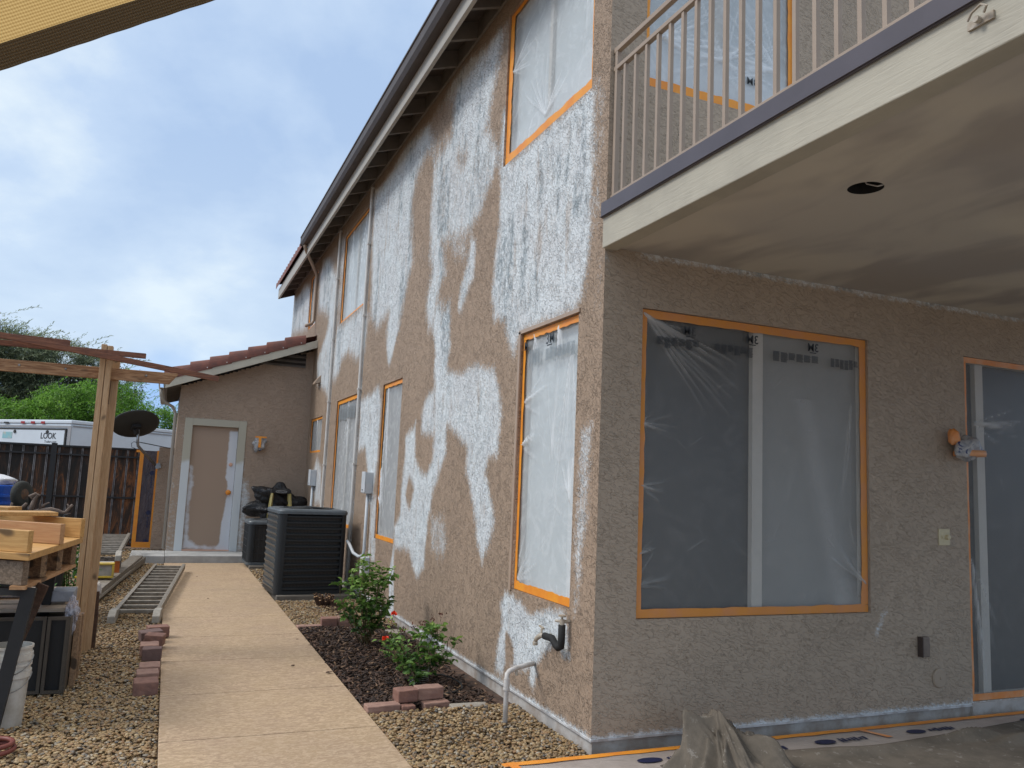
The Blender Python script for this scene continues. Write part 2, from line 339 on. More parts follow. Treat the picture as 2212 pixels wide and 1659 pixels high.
# ------------------------------------------------------------ stones and bark as loose ground cover
def ico(sub):
    bm = bmesh.new(); bmesh.ops.create_icosphere(bm, subdivisions=sub, radius=1); bm.verts.ensure_lookup_table()
    V = np.array([v.co[:] for v in bm.verts]); F = np.array([[v.index for v in f.verts] for f in bm.faces]); bm.free(); return V, F
def rotm(n):
    q = rng.normal(size=(n, 4)); q /= np.linalg.norm(q, axis=1)[:, None]; w, x, y, z = q.T
    return np.stack([1-2*(y*y+z*z), 2*(x*y-z*w), 2*(x*z+y*w), 2*(x*y+z*w), 1-2*(x*x+z*z), 2*(y*z-x*w), 2*(x*z-y*w), 2*(y*z+x*w), 1-2*(x*x+y*y)], 1).reshape(n, 3, 3)
def scatter(P, size, sub, flat=.6):
    V, F = ico(sub); n = len(P); S = np.stack([size*rng.uniform(.8, 1.35, n), size*rng.uniform(.65, 1.0, n), size*rng.uniform(.45, .8, n)], 1)
    jit = 1 + rng.normal(0, .10, (n, len(V), 1)); vv = V[None]*jit*S[:, None, :]
    Rm = rotm(n); vv = np.einsum('nij,nvj->nvi', Rm, vv); vv[:, :, 2] *= flat; vv += P[:, None, :]
    ff = F[None] + (np.arange(n)*len(V))[:, None, None]; rnd = np.repeat(rng.random(n), len(V))
    return vv.reshape(-1, 3), ff.reshape(-1, 3), rnd
def region(x0, x1, y0, y1, dens, zb=-.02, zj=.012, rej=None, mound=0):
    n = int((x1-x0)*(y1-y0)*dens); P = np.stack([rng.uniform(x0, x1, n), rng.uniform(y0, y1, n), zb + rng.uniform(-zj, zj, n)], 1)
    if rej is not None: P = P[~rej(P)]
    return P
def gravel_mat():
    m, n, l, b = newmat('gravel_stone'); nt = m.node_tree; at = n.new('ShaderNodeAttribute'); at.attribute_name = 'rnd'
    r_ = n.new('ShaderNodeValToRGB'); l.new(at.outputs['Fac'], r_.inputs[0]); cr = r_.color_ramp; cr.interpolation = 'CONSTANT'
    cols = [(0, (.27, .165, .065)), (.16, (.33, .225, .10)), (.3, (.17, .105, .045)), (.44, (.29, .175, .07)), (.58, (.38, .28, .15)), (.68, (.12, .08, .045)), (.78, (.24, .125, .05)), (.86, (.19, .165, .13)), (.93, (.08, .08, .08)), (.96, (.38, .33, .25))]
    cr.elements[0].color = (*cols[0][1], 1); cr.elements[1].position = cols[1][0]; cr.elements[1].color = (*cols[1][1], 1)
    for p, c_ in cols[2:]: cr.elements.new(p).color = (*c_, 1)
    P = n.new('ShaderNodeNewGeometry').outputs['Position']
    col = mix(nt, mathn(nt, 'MULTIPLY', smooth(nt, noise(nt, 90, 4, .7, vec=P), .4, .7), .5), r_.outputs[0], (.36, .28, .19))
    l.new(col, b.inputs['Base Color']); b.inputs['Roughness'].default_value = .6; bump(nt, b, noise(nt, 160, 3, .6, vec=P), .3, .003); return m
M['gravel'] = gravel_mat()
parts = []
def addg(P, size, sub):
    parts.append(scatter(P, size, sub))
addg(region(-1.9, .085, 4.6, 7.6, 3700, rej=lambda P: P[:, 0] < -.35-.22*(P[:, 1]-4.6)*.7-.35), .0145, 2)
addg(region(-1.6, .085, 7.6, 10.5, 2700), .0155, 1)
addg(region(-1.8, .085, 10.5, 15.44, 1300), .021, 1)
addg(region(-4.2, -.46, 15.4, 18.3, 500), .03, 1); addg(region(-.46, .1, 16.5, 18.3, 900), .024, 1)
addg(region(-3.2, -1.6, 7.6, 15.4, 450), .03, 1)
addg(region(1.42, 2.52, 4.47, 5.72, 4200, zb=-.018), .0145, 2)
addg(region(1.6, 2.3, 4.9, 5.66, 900, zb=.004), .0145, 2)
addg(region(1.42, 2.52, 9.0, 10.9, 3000, zb=-.01), .016, 1)
addg(region(1.42, 2.52, 12.3, 16.4, 900, zb=-.01), .022, 1)
V = np.concatenate([p[0] for p in parts]); off = np.cumsum([0]+[len(p[0]) for p in parts[:-1]]); F = np.concatenate([p[1]+o for p, o in zip(parts, off)])
tag(npmesh('gravel', V, F, M['gravel'], smooth=True, attr={'rnd': np.concatenate([p[2] for p in parts])}), 'tan and brown river gravel spread beside the concrete walkway', 'gravel', kind='stuff')
def bark():
    n = 9500; hx = rng.uniform(.006, .034, n); hx[rng.random(n) < .02] *= 1.9; hy = rng.uniform(.005, .011, n); hz = rng.uniform(.0015, .004, n)
    P = np.stack([rng.uniform(1.43, 2.42, n), rng.uniform(5.78, 8.95, n), rng.uniform(-.03, .012, n)], 1)
    k = (P[:, 0] > 2.22) & (P[:, 1] < 7.2) & (rng.random(n) < .75); P = P[~k]; hx = hx[~k]; hy = hy[~k]; hz = hz[~k]; n = len(P)
    base = np.array([(-1, -.6, 0), (0, -1, .5), (1, -.4, 0), (1, .5, 0), (0, 1, .5), (-1, .6, 0)]); top = base + [0, 0, 1.6]; B = np.concatenate([base, top])
    vv = B[None]*np.stack([hx, hy, hz], 1)[:, None, :]; vv = vv*(1+rng.normal(0, .18, vv.shape))
    a = rng.uniform(0, 2*np.pi, n); t = rng.normal(0, .38, n); r2 = rng.normal(0, .4, n)
    ca, sa, ct, s_t, cr_, sr = np.cos(a), np.sin(a), np.cos(t), np.sin(t), np.cos(r2), np.sin(r2)
    x, y, z = vv[..., 0], vv[..., 1], vv[..., 2]
    y, z = y*cr_[:, None]-z*sr[:, None], y*sr[:, None]+z*cr_[:, None]
    x, z = x*ct[:, None]-z*s_t[:, None], x*s_t[:, None]+z*ct[:, None]
    x, y = x*ca[:, None]-y*sa[:, None], x*sa[:, None]+y*ca[:, None]
    vv = np.stack([x, y, z], -1)+P[:, None, :]
    Fq = np.array([(0, 1, 7, 6), (1, 2, 8, 7), (2, 3, 9, 8), (3, 4, 10, 9), (4, 5, 11, 10), (5, 0, 6, 11), (6, 7, 10, 11), (7, 8, 9, 10), (0, 5, 4, 1), (1, 4, 3, 2)])
    return vv.reshape(-1, 3), (Fq[None]+(np.arange(n)*12)[:, None, None]).reshape(-1, 4), np.repeat(rng.random(n), 12)
def bark_mat():
    m, n, l, b = newmat('bark_chip'); nt = m.node_tree; at = n.new('ShaderNodeAttribute'); at.attribute_name = 'rnd'
    r_ = n.new('ShaderNodeValToRGB'); l.new(at.outputs['Fac'], r_.inputs[0]); e = r_.color_ramp.elements
    e[0].color = (.018, .011, .008, 1); e[1].color = (.24, .15, .085, 1); e[1].position = 1; e.new(.55).color = (.05, .028, .019, 1); e.new(.86).color = (.12, .065, .04, 1)
    P = n.new('ShaderNodeNewGeometry').outputs['Position']; l.new(r_.outputs[0], b.inputs['Base Color']); b.inputs['Roughness'].default_value = .8
    bump(nt, b, noise(nt, 120, 3, .6, vec=P, sc=(1, 3, 1)), .5, .003); return m
M['bark'] = bark_mat()
V, F, rr = bark(); tag(npmesh('bark_mulch', V, F, M['bark'], attr={'rnd': rr}), 'dark brown bark mulch filling the flower bed by the wall', 'mulch', kind='stuff')
sb = MB(); sb.add([(1.42, 5.74, -.035), (2.54, 5.74, -.035), (2.54, 8.98, -.035), (1.42, 8.98, -.035)], [(0, 1, 2, 3)])
M['bedsoil'] = plain('bed_soil', (.13, .075, .05), .95, .2, 12, bumps=.8, bscale=60, col2=(.045, .03, .022)); tag(sb.build('flower_bed_soil', M['bedsoil'], fix=False), kind='structure')

# ------------------------------------------------------------ the house
PRIMER = [
(1,0.1,[(6.66,6.04),(7.06,6.11),(7.69,6.13),(8.3,6.11),(8.94,6.1),(9.51,6.04),(10.15,5.98),(10.57,5.92),(10.61,5.71),(10.7,5.58),(11.28,5.77),(11.02,4.76),(8.17,4.05),(8.23,4.23),(7.69,4.17),(7.26,4.11),(7.06,4.16),(6.94,4.23),(6.73,4.43),(6.56,4.6),(6.73,4.76),(6.92,4.95),(6.79,5.25),(6.7,5.47),(6.62,5.73),(6.53,5.91)]),
(1,0.1,[(10.78,6.06),(11.16,6.01),(11.75,5.98),(11.62,4.99),(11.45,3.92),(10.97,3.68),(10.45,3.78),(10.34,3.78),(10.4,3.55),(10.35,3.35),(10.19,3.13),(10.04,3.26),(9.72,3.61),(9.49,4.01),(9.29,4.22),(9.13,4.59),(9.25,4.9),(9.12,5.12),(8.6,5.26)]),
(0,0.1,[(8.03,5.74),(8.53,5.83),(8.83,5.82),(8.87,5.74),(8.54,5.51),(8.07,5.35)]),
(0,0.12,[(8.45,5.34),(8.94,5.46),(9.3,5.32),(9.45,5.07),(9.4,4.67),(9.26,4.32),(8.58,4.15),(8.58,4.61),(8.57,5.07),(8.38,5.27)]),
(0.9,0.08,[(8.65,5.28),(8.63,4.88),(8.62,4.55),(8.56,4.2),(8.46,3.94),(8.62,3.66),(8.6,3.45),(8.49,3.27),(8.26,3.22),(8.2,3.05),(8.13,2.92),(8.15,2.74),(8.08,2.65),(7.8,2.62),(7.72,2.91),(7.79,3.07),(7.73,3.26),(7.75,3.41),(7.94,3.43),(8.19,3.53),(8.16,3.64),(7.95,3.78),(8.06,4.05),(8.26,4.22),(7.65,4.15),(7.24,4.14),(7.02,4.22),(6.9,4.38),(6.67,4.56)]),
(0.35,0.1,[(7.72,5.05),(7.51,4.89),(7.6,4.88),(7.74,5.0)]),
(0.6,0.08,[(7.92,4.13),(7.35,4.03),(7.32,3.83),(7.48,3.81),(7.7,3.86)]),
(1,0.05,[(7.21,3.94),(7.09,3.89),(7.08,3.55),(7.21,3.5),(7.39,3.26),(7.48,3.32),(7.44,3.55),(7.26,3.73)]),
(1,0.05,[(6.49,4.38),(6.47,3.95),(6.52,3.67),(6.58,3.26),(6.49,3.03),(6.25,2.99),(6.13,2.77),(6.02,2.66),(5.89,2.83),(5.42,2.84),(4.93,2.84),(4.84,2.91),(4.77,3.28),(4.72,3.73),(4.67,4.18),(4.7,4.33),(4.76,4.4)]),
(1,0.05,[(6.51,4.97),(6.49,4.38),(6.3,4.31),(6.32,4.5),(6.45,4.94)]),
(1,0.05,[(7.0,2.68),(6.45,2.59),(6.32,2.38),(6.23,2.16),(6.29,1.86),(6.47,1.82),(6.56,1.69),(6.43,1.54),(6.29,1.29),(6.37,1.1),(6.53,0.95),(6.67,1.14),(6.79,1.42),(7.03,1.69),(7.02,1.92),(7.39,2.09),(7.68,2.16),(7.66,1.89),(7.84,1.66),(8.02,1.48),(8.12,1.18),(8.19,0.72),(8.39,0.58),(8.58,0.68),(8.73,0.82),(9.39,0.84),(9.43,1.02),(9.2,1.21),(9.21,1.56),(9.14,1.83),(9.16,2.09),(8.89,2.17),(8.78,2.25),(8.74,1.87),(8.49,1.69),(8.26,1.66),(8.08,1.81),(8.07,2.09),(8.52,2.12),(8.56,2.34),(8.42,2.5),(7.96,2.62),(7.67,2.7),(7.34,2.62)]),
(0,0.04,[(8.9,1.6),(8.74,1.5),(8.84,1.31),(8.99,1.43)]),
(1,0.05,[(8.32,3.33),(7.81,3.24),(7.72,2.97),(7.79,2.83),(7.87,2.69),(8.0,2.58),(8.13,2.7),(8.16,2.87),(8.13,3.03)]),
(1,0.05,[(10.24,3.46),(9.83,3.51),(10.03,3.25),(10.14,3.12),(10.34,3.37)]),
(0.55,0.06,[(8.03,1.28),(7.53,1.25),(7.44,1.01),(7.6,0.85),(8.01,0.88)]),
(1,0.06,[(11.75,2.73),(11.08,2.76),(10.66,2.85),(10.49,2.59),(10.48,2.14),(10.48,1.84),(10.57,1.54),(10.78,1.33),(11.25,2.04),(11.54,2.01),(11.68,1.96),(11.73,2.64)]),
(0.8,0.05,[(10.79,1.37),(10.36,1.39),(10.28,0.54),(10.5,0.52)]),
(1,0.1,[(13.49,4.18),(11.93,4.19),(11.63,3.95),(11.67,3.46),(11.92,3.37),(12.33,3.44),(12.9,3.61),(13.45,3.56),(13.61,3.35),(13.94,3.24),(14.2,3.27),(14.05,4.25)]),
(0.6,0.1,[(14.37,6.04),(13.63,5.76),(13.58,4.29),(14.08,4.38)]),
(1,0.12,[(15.45,5.85),(14.46,5.21),(14.2,4.65),(14.37,4.05),(14.5,3.7),(14.91,3.34),(15.68,3.42),(15.81,3.73),(15.34,4.07),(14.7,4.23),(15.12,4.62),(15.79,4.82),(16.3,4.91),(16.39,5.7),(16.11,5.98)]),
(1,0.1,[(14.9,4.41),(14.39,4.04),(14.41,3.71),(14.48,3.11),(14.6,3.04),(15.17,3.29),(15.72,3.4),(15.91,3.84),(15.32,4.06)]),
(0.8,0.08,[(15.19,1.95),(14.63,1.75),(14.44,1.11),(15.07,1.08),(15.58,1.66)]),
(1,0.12,[(18.61,6.02),(17.64,5.68),(17.53,4.75),(20.6,5.07),(20.68,5.9),(20.13,6.0)]),
(1,0.03,[(5.98,0.75),(5.68,0.72),(5.47,0.64),(5.38,0.69),(5.18,0.74),(4.95,0.76),(4.9,0.69),(4.9,0.6),(4.87,0.49),(4.95,0.5),(5.08,0.56),(5.2,0.48),(5.31,0.41),(5.37,0.35),(5.37,0.28),(5.41,0.18),(5.47,0.22),(5.46,0.29),(5.76,0.24),(5.9,0.31),(5.92,0.44),(5.93,0.26),(5.97,0.15),(6.11,0.14),(6.1,0.29),(6.06,0.41),(6.01,0.5),(6.06,0.65)]),
(0.05,0.02,[(5.92,0.44),(5.8,0.37),(5.79,0.28),(5.87,0.27)]),
(0.7,0.04,[(4.8,1.98),(4.65,2.02),(4.68,1.46),(4.78,0.83),(4.81,0.77),(4.83,1.3)]),
(0.4,0.04,[(4.73,4.44),(4.64,4.43),(4.6,3.5),(4.65,3.25),(4.73,3.47)]),
(0.3,0.04,[(4.65,3.15),(4.58,3.15),(4.58,2.7),(4.67,2.84)]),
(1,0.03,[(9.55,0.49),(9.41,0.79),(9.24,0.05),(9.4,0.05)]),
]
def sdf(py, pz, poly):
    P = np.array(poly, float); A = P; B = np.roll(P, -1, 0); inside = np.zeros(py.shape, bool); d = np.full(py.shape, 1e9)
    for (ax, ay), (bx, by) in zip(A, B):
        ex, ey = bx-ax, by-ay; L2 = ex*ex+ey*ey+1e-12
        t = np.clip(((py-ax)*ex+(pz-ay)*ey)/L2, 0, 1); d = np.minimum(d, (py-ax-t*ex)**2+(pz-ay-t*ey)**2)
        cnd = ((ay > pz) != (by > pz)) & (py < (bx-ax)*(pz-ay)/((by-ay) if abs(by-ay) > 1e-9 else 1e-9)+ax); inside ^= cnd
    d = np.sqrt(d); return np.where(inside, d, -d)
def paint(py, pz, polys, grow=0.02):
    val = np.zeros(py.shape)
    for v_, sft, poly in polys:
        P = np.array(poly); y0, z0 = P.min(0)-.4; y1, z1 = P.max(0)+.4; k = (py > y0) & (py < y1) & (pz > z0) & (pz < z1)
        if not k.any(): continue
        s_ = sdf(py[k], pz[k], poly)+grow; a = np.clip(s_/(3.2*sft)+.5, 0, 1); val[k] = val[k]*(1-a)+v_*a
    return val
def wallgrid(name, u0, u1, z0, z1, holes, step, place, mat, parent, maskfn, depth=.05, top=None):
    """a rendered wall sheet in (u, z) with real openings and reveals; place(u, depth, z) -> xyz, depth inwards"""
    us = np.unique(np.round(np.concatenate([np.arange(u0, u1, step), [u1]]+[[h[0], h[1]] for h in holes]), 4)); us = us[(us >= u0) & (us <= u1)]
    zs = np.unique(np.round(np.concatenate([np.arange(z0, z1, step), [z1]]+[[h[2], h[3]] for h in holes]), 4)); zs = zs[(zs >= z0) & (zs <= z1)]
    U, Z = np.meshgrid(us, zs, indexing='ij'); nu, nz = U.shape; idx = np.arange(nu*nz).reshape(nu, nz)
    cu = (us[:-1]+us[1:])/2; cz = (zs[:-1]+zs[1:])/2; CU, CZ = np.meshgrid(cu, cz, indexing='ij'); keep = np.ones(CU.shape, bool)
    for h in holes: keep &= ~((CU > h[0]) & (CU < h[1]) & (CZ > h[2]) & (CZ < h[3]))
    if top is not None: keep &= CZ < top(CU)
    F = np.stack([idx[:-1, :-1][keep], idx[1:, :-1][keep], idx[1:, 1:][keep], idx[:-1, 1:][keep]], 1)
    X, Y, Zz = place(U.ravel(), 0*U.ravel(), Z.ravel()); V = np.stack([X, Y, Zz], 1)
    val = maskfn(U.ravel(), Z.ravel()); wear = np.clip((Z.ravel()-1.6)/1.6, .25, 1)
    # reveals
    ex = []; exf = []; base = len(V); exv = []
    for h in holes:
        c = [(h[0], h[2]), (h[1], h[2]), (h[1], h[3]), (h[0], h[3])]; o = base+len(ex)
        for (a, b_) in c:
            ex.append(place(np.array(a), np.array(0.), np.array(b_))); ex.append(place(np.array(a), np.array(depth), np.array(b_))); exv += [0, 0]
        for i in range(4):
            j = (i+1) % 4; exf.append((o+2*i, o+2*j, o+2*j+1, o+2*i+1))
    if ex:
        V = np.concatenate([V, np.array(ex, float).reshape(-1, 3)]); F = np.concatenate([F, np.array(exf)]); val = np.concatenate([val, exv]); wear = np.concatenate([wear, np.zeros(len(exv))])
    return npmesh(name, V, F, mat, parent, attr={'primer': val, 'wear': wear})

house = thing('house', 'two storey tan stucco house with white primer patches and a low tiled wing', 'house', (W, YC, 0))
SW = [ # Y0, Y1, Z0, Z1 : openings of the long wall
    (4.885, 5.865, .80, 2.80), (9.45, 10.40, .84, 2.83), (11.92, 13.56, .85, 2.86), (14.90, 16.15, 2.04, 2.70),
    (4.80, 6.45, 4.41, 5.86), (11.90, 13.85, 4.22, 5.78), (16.62, 17.55, 4.70, 5.84)]
def side_mask(y, z):
    v_ = paint(y, z, PRIMER)
    # overspray along the weep screed, around pipes and at the corner
    edge = np.clip(1-(z-.07)/.055, 0, 1)*.95; v_ = np.maximum(v_, edge)
    for yp, w_, z0, z1 in ((11.76, .09, .3, 5.9), (14.2, .1, .3, 5.9), (10.63, .10, .3, 2.2)):
        d = np.clip(1-np.abs(y-yp)/w_, 0, 1)*((z > z0) & (z < z1)); v_ = np.maximum(v_, d*.85)
    v_ = v_*np.clip((6.02-z-.06*np.sin(y*3))/.16, 0, 1)
    return v_
wallgrid('wall', YC, 20.2, .07, 6.12, SW, .026, lambda u, d, z: (W+d, u, z), M['stucco'], house, side_mask)
PW = [(2.83, 4.83, .78, 2.81), (5.87, 7.9, .09, 2.79)]
UWN = [(2.81, 4.12, 4.38, 5.95)]
def patio_mask(x, z):
    v_ = paint(x, z, [(.75, .02, [(4.87, .66), (4.95, .79), (5.0, .80), (4.93, .68), (4.88, .58)]), (.6, .03, [(5.75, .04), (5.87, .04), (5.87, .16), (5.80, .10)])], 0)
    e1 = np.clip(1-(z-.07)/.05, 0, 1)*.9; e2 = np.clip(1-(3.17-z)/.05, 0, 1)*.75*np.clip((x-2.6)/.3, 0, 1)
    e2 = np.maximum(e2, np.clip(1-(x-2.53)/.10, 0, 1)*np.clip((z-2.9)/.2, 0, 1)*.5)
    return np.maximum(np.maximum(v_, e1), e2)
wallgrid('wall', W, 9.0, .07, 3.19, PW, .03, lambda u, d, z: (u, YC+d, z), M['stucco_patio'], house, patio_mask)
wallgrid('wall', W, 9.0, 3.19, 6.3, UWN, .1, lambda u, d, z: (u, YC+d, z), M['stucco_patio'], house, lambda x, z: x*0)
# closing walls behind
cw = MB(); cw.box(W+.12, 8.98, 20.0, 20.2, 0, 6.1); cw.box(8.9, 9.0, YC+.1, 20.2, 0, 6.1); cw.build('wall', M['stucco_plain'], house)
fn = MB(); fn.box(W+.014, W+.2, YC+.014, 20.2, -.1, .062); fn.box(W+.2, 5.86, YC+.014, YC+.2, -.1, .062); fn.box(5.86, 9, YC-.01, YC+.2, -.1, .082)
fn.build('foundation', M['stem'], house)
M['screed'] = plain('screed_metal', (.36, .34, .33), .5, .1, 9, col2=(.62, .63, .64))
sc = MB(); sc.box(W-.006, W+.02, YC-.006, YG, .058, .071); sc.box(W+.02, 5.86, YC-.006, YC+.02, .058, .071); sc.build('weep_screed', M['screed'], house)
# eaves of the long wall
EX = 2.15
rf = MB(); y0, y1 = 3.9, 20.12
sl = lambda x: 6.13 + (x-EX)*.32
M['tile'] = plain('roof_tile', (.20, .075, .055), .75, .15, 7, bumps=.4, bscale=40, col2=(.14, .06, .05))
# sheathing seen from below and barrel tiles above
def slab(name, mat, xa, xb, t0, t1, parent, y0=y0, y1=y1, f=sl):
    m_ = MB(); m_.add([(xa, y0, f(xa)+t0), (xb, y0, f(xb)+t0), (xb, y1, f(xb)+t0), (xa, y1, f(xa)+t0), (xa, y0, f(xa)+t1), (xb, y0, f(xb)+t1), (xb, y1, f(xb)+t1), (xa, y1, f(xa)+t1)],
        [(0,3,2,1),(4,5,6,7),(0,1,5,4),(1,2,6,5),(2,3,7,6),(3,0,4,7)]); return m_.build(name, mat, parent)
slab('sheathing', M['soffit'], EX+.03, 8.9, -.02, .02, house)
def tiles(name, x0, x1, ya, yb, f, mat, parent, pitch=.29, course=.38, r=.09, base=.03):
    nx = int((x1-x0)/course); nyy = int((yb-ya)/pitch*10); uy = np.linspace(ya, yb, nyy+1); V = []; F = []; cnt = 0
    prof = np.abs(np.cos(np.pi*(uy-ya)/pitch))**.75*r
    for i in range(nx+1):
        xa = x0+i*course; xb = min(xa+course+.05, x1)
        if xb <= xa: break
        rows = np.array([[xa, 0], [xa, base+.03], [xb, base]])
        for xx, dz in rows:
            V.append(np.stack([np.full(uy.shape, xx), uy, f(xx)+dz+prof*(1 if dz else 0)], 1))
        for r_ in range(2):
            a = cnt+r_*len(uy)+np.arange(len(uy)-1); b_ = a+len(uy); F.append(np.stack([a, a+1, b_+1, b_], 1))
        cnt += 3*len(uy)
    return npmesh(name, np.concatenate(V), np.concatenate(F), mat, parent)
tiles('roof', EX-.07, 8.9, 3.9, 20.22, sl, M['tile'], house)
fa = MB(); fa.box(EX-.012, EX+.028, y0, y1, 5.86, 6.10); fa.build('fascia', M['fascia'], house, bevel=.003)
fe = MB(); fe.prism([(EX, 5.86), (W+.05, 6.02), (W+.05, 6.22), (EX, 6.10)], 'y', y1-.05, y1); fe.build('fascia', M['soffit'], house)
k = 0
for yy in np.arange(4.2, 20.05, .61):
    m_ = MB(); m_.prism([(EX+.03, 5.93), (W-.002, 6.05), (W-.002, sl(W)-.022), (EX+.03, sl(EX+.03)-.022)], 'y', yy-.022, yy+.022); m_.build('rafter', M['rafter'], house)
bl = MB(); bl.box(W-.03, W-.004, y0, y1, 6.04, sl(W)-.025); bl.build('frieze_board', M['rafter'], house)
# gutter on the near part of the eave, with its downspout
gt = MB(); gx0, gx1, gz0, gz1 = 2.015, EX-.014, 6.035, 6.215
prof = [(gx1, gz1), (gx1, gz0), (gx0+.03, gz0), (gx0, gz0+.05), (gx0, gz1-.025), (gx0-.012, gz1-.02), (gx0-.012, gz1), (gx0+.012, gz1), (gx0+.012, gz0+.055), (gx0+.04, gz0+.012), (gx1-.01, gz0+.012), (gx1-.01, gz1)]
gt.prism(prof, 'y', 3.9, 15.75); gu = gt.build('gutter', M['brown'], house)
gc = MB(); gc.box(gx0-.005, gx1, 15.75, 15.76, gz0, gz1); gc.build('end_cap', M['brown'], gu)
dsp = MB(); dsp.tube([(2.09, 15.62, 6.09), (2.09, 15.62, 5.99), (2.13, 15.68, 5.93), (2.40, 16.35, 5.78), (2.485, 16.5, 5.70), (2.485, 16.52, 5.6), (2.485, 16.52, 4.74), (2.44, 16.47, 4.66), (2.32, 16.42, 4.6)], .034, 8)
dsp.build('downspout', M['tanpaint'], house, smooth=True)
# windows of the long wall
def window(h, kind, mull=True, name='window'):
    """opening in wall x=W : frame ring, panes; returns nothing, sub-parts under a window part"""
    Y0, Y1, Z0, Z1 = h; d0, d1 = W+.045, W+.10; f = MB(); t = .045
    f.box(d0, d1, Y0, Y1, Z0, Z0+t); f.box(d0, d1, Y0, Y1, Z1-t, Z1); f.box(d0, d1, Y0, Y0+t, Z0+t, Z1-t); f.box(d0, d1, Y1-t, Y1, Z0+t, Z1-t)
    if mull: f.box(d0+.004, d1, (Y0+Y1)/2-.025, (Y0+Y1)/2+.025, Z0+t, Z1-t)
    w = f.build(name, M['frame'], house)
    p = MB(); p.add([(d1-.02, Y0+t, Z0+t), (d1-.02, Y1-t, Z0+t), (d1-.02, Y1-t, Z1-t), (d1-.02, Y0+t, Z1-t)], [(0, 1, 2, 3)]); p.build('pane', M[kind], w, fix=False)
for h, kd, ml in zip(SW, ['blind', 'pane_grey', 'pane_grey', 'pane_grey', 'blind', 'blind', 'blind'], [0, 0, 1, 1, 1, 1, 0]): window(h, kd, ml)
def windowx(h, kinds, name='window'):
    X0, X1, Z0, Z1 = h; d0, d1 = YC+.045, YC+.10; f = MB(); t = .045; xm = (X0+X1)/2-.01 if name == 'window' else X0+.22
    f.box(X0, X1, d0, d1, Z0, Z0+t); f.box(X0, X1, d0, d1, Z1-t, Z1); f.box(X0, X0+t, d0, d1, Z0+t, Z1-t); f.box(X1-t, X1, d0, d1, Z0+t, Z1-t); f.box(xm-.045, xm+.045, d0-.006, d1, Z0+t, Z1-t)
    w = f.build(name, M['frame'], house)
    for a, b_, kd in ((X0+t, xm-.045, kinds[0]), (xm+.045, X1-t, kinds[1])):
        p = MB(); p.add([(a, d1-.02, Z0+t), (b_, d1-.02, Z0+t), (b_, d1-.02, Z1-t), (a, d1-.02, Z1-t)], [(0, 1, 2, 3)]); p.build('pane', M[kd], w, fix=False)
windowx(PW[0], ('pane_dark', 'pane_mid')); windowx(PW[1], ('pane_dark', 'pane_dark'), 'sliding_door'); windowx(UWN[0], ('blind', 'blind'))
tr = MB(); tr.box(W-.012, W-.001, 5.867, 5.905, .79, 2.82); tr.box(W-.012, W-.001, 4.86, 5.905, 2.802, 2.83); tr.build('stucco_trim', M['tanpaint'], house)
# balcony over the patio
M['ceil'] = None
def ceil_mat():
    m, n, l, b = newmat('patio_ceiling'); nt = m.node_tree; P = n.new('ShaderNodeNewGeometry').outputs['Position']
    f = smooth(nt, noise(nt, 1.3, 3, .5, .5, vec=P, sc=(1.3, .6, 1), rot=(0, 0, R(-25))), .42, .60)
    f2 = smooth(nt, noise(nt, 1.1, 2, .5, 0, vec=P, loc=(5, 1, 0)), .4, .6)
    col = mix(nt, f, (.55, .50, .41), (.37, .33, .285)); col = mix(nt, mathn(nt, 'MULTIPLY', f2, .3), col, (.36, .34, .33))
    l.new(col, b.inputs['Base Color']); b.inputs['Roughness'].default_value = .7; bump(nt, b, noise(nt, 30, 3, .5, vec=P), .15, .004); return m
M['ceil'] = ceil_mat()
HC = (3.17, 2.98); HR = .088; cb = bmesh.new()
rect = [(W+.09, -.6), (9, -.6), (9, YC-.002), (W+.09, YC-.002)]
ov = [cb.verts.new((x, y, 3.185)) for x, y in rect]; iv = [cb.verts.new((HC[0]+HR*math.cos(2*math.pi*i/32), HC[1]+HR*math.sin(2*math.pi*i/32), 3.185)) for i in range(32)]
eo = [cb.edges.new((ov[i], ov[(i+1) % 4])) for i in range(4)]; ei = [cb.edges.new((iv[i], iv[(i+1) % 32])) for i in range(32)]
bmesh.ops.triangle_fill(cb, use_beauty=True, edges=eo+ei); me = bpy.data.meshes.new('ceiling'); cb.to_mesh(me); cb.free()
ce = link('ceiling', me, M['ceil'], house)
rc = MB(); 
for i in range(32):
    a, a2 = 2*math.pi*i/32, 2*math.pi*(i+1)/32; p = lambda t, r, z: (HC[0]+r*math.cos(t), HC[1]+r*math.sin(t), z)
    rc.add([p(a, HR, 3.186), p(a2, HR, 3.186), p(a2, HR, 3.30), p(a, HR, 3.30)], [(0, 1, 2, 3)]); rc.add([p(a, HR, 3.30), p(a2, HR, 3.30), (HC[0], HC[1], 3.30)], [(0, 1, 2)])
rcs = rc.build('light_recess', M['black'], ce, fix=False)
wr = MB(); wr.tube([(3.19, 3.04, 3.29), (3.2, 3.0, 3.22), (3.22, 2.95, 3.195), (3.24, 2.93, 3.20)], .004, 6); wr.tube([(3.12, 3.03, 3.29), (3.13, 3.0, 3.22), (3.12, 2.95, 3.2)], .003, 6); wr.build('wire', M['pvc'], ce)
bm_ = MB(); bm_.box(2.505, W+.088, -.6, YC-.002, 3.165, 3.372)
def beam_mat():
    m, n, l, b = newmat('painted_beam'); nt = m.node_tree; v_ = objco(nt); gfx = noise(nt, 5, 5, .6, .8, vec=v_, sc=(8, .8, 8))
    l.new(mix(nt, smooth(nt, noise(nt, 1.5, 4, .6, vec=v_), .4, .65), (.45, .415, .33), (.38, .35, .28)), b.inputs['Base Color']); b.inputs['Roughness'].default_value = .55; bump(nt, b, gfx, .5, .006); return m
bm_.build('beam', beam_mat(), house, bevel=.006)
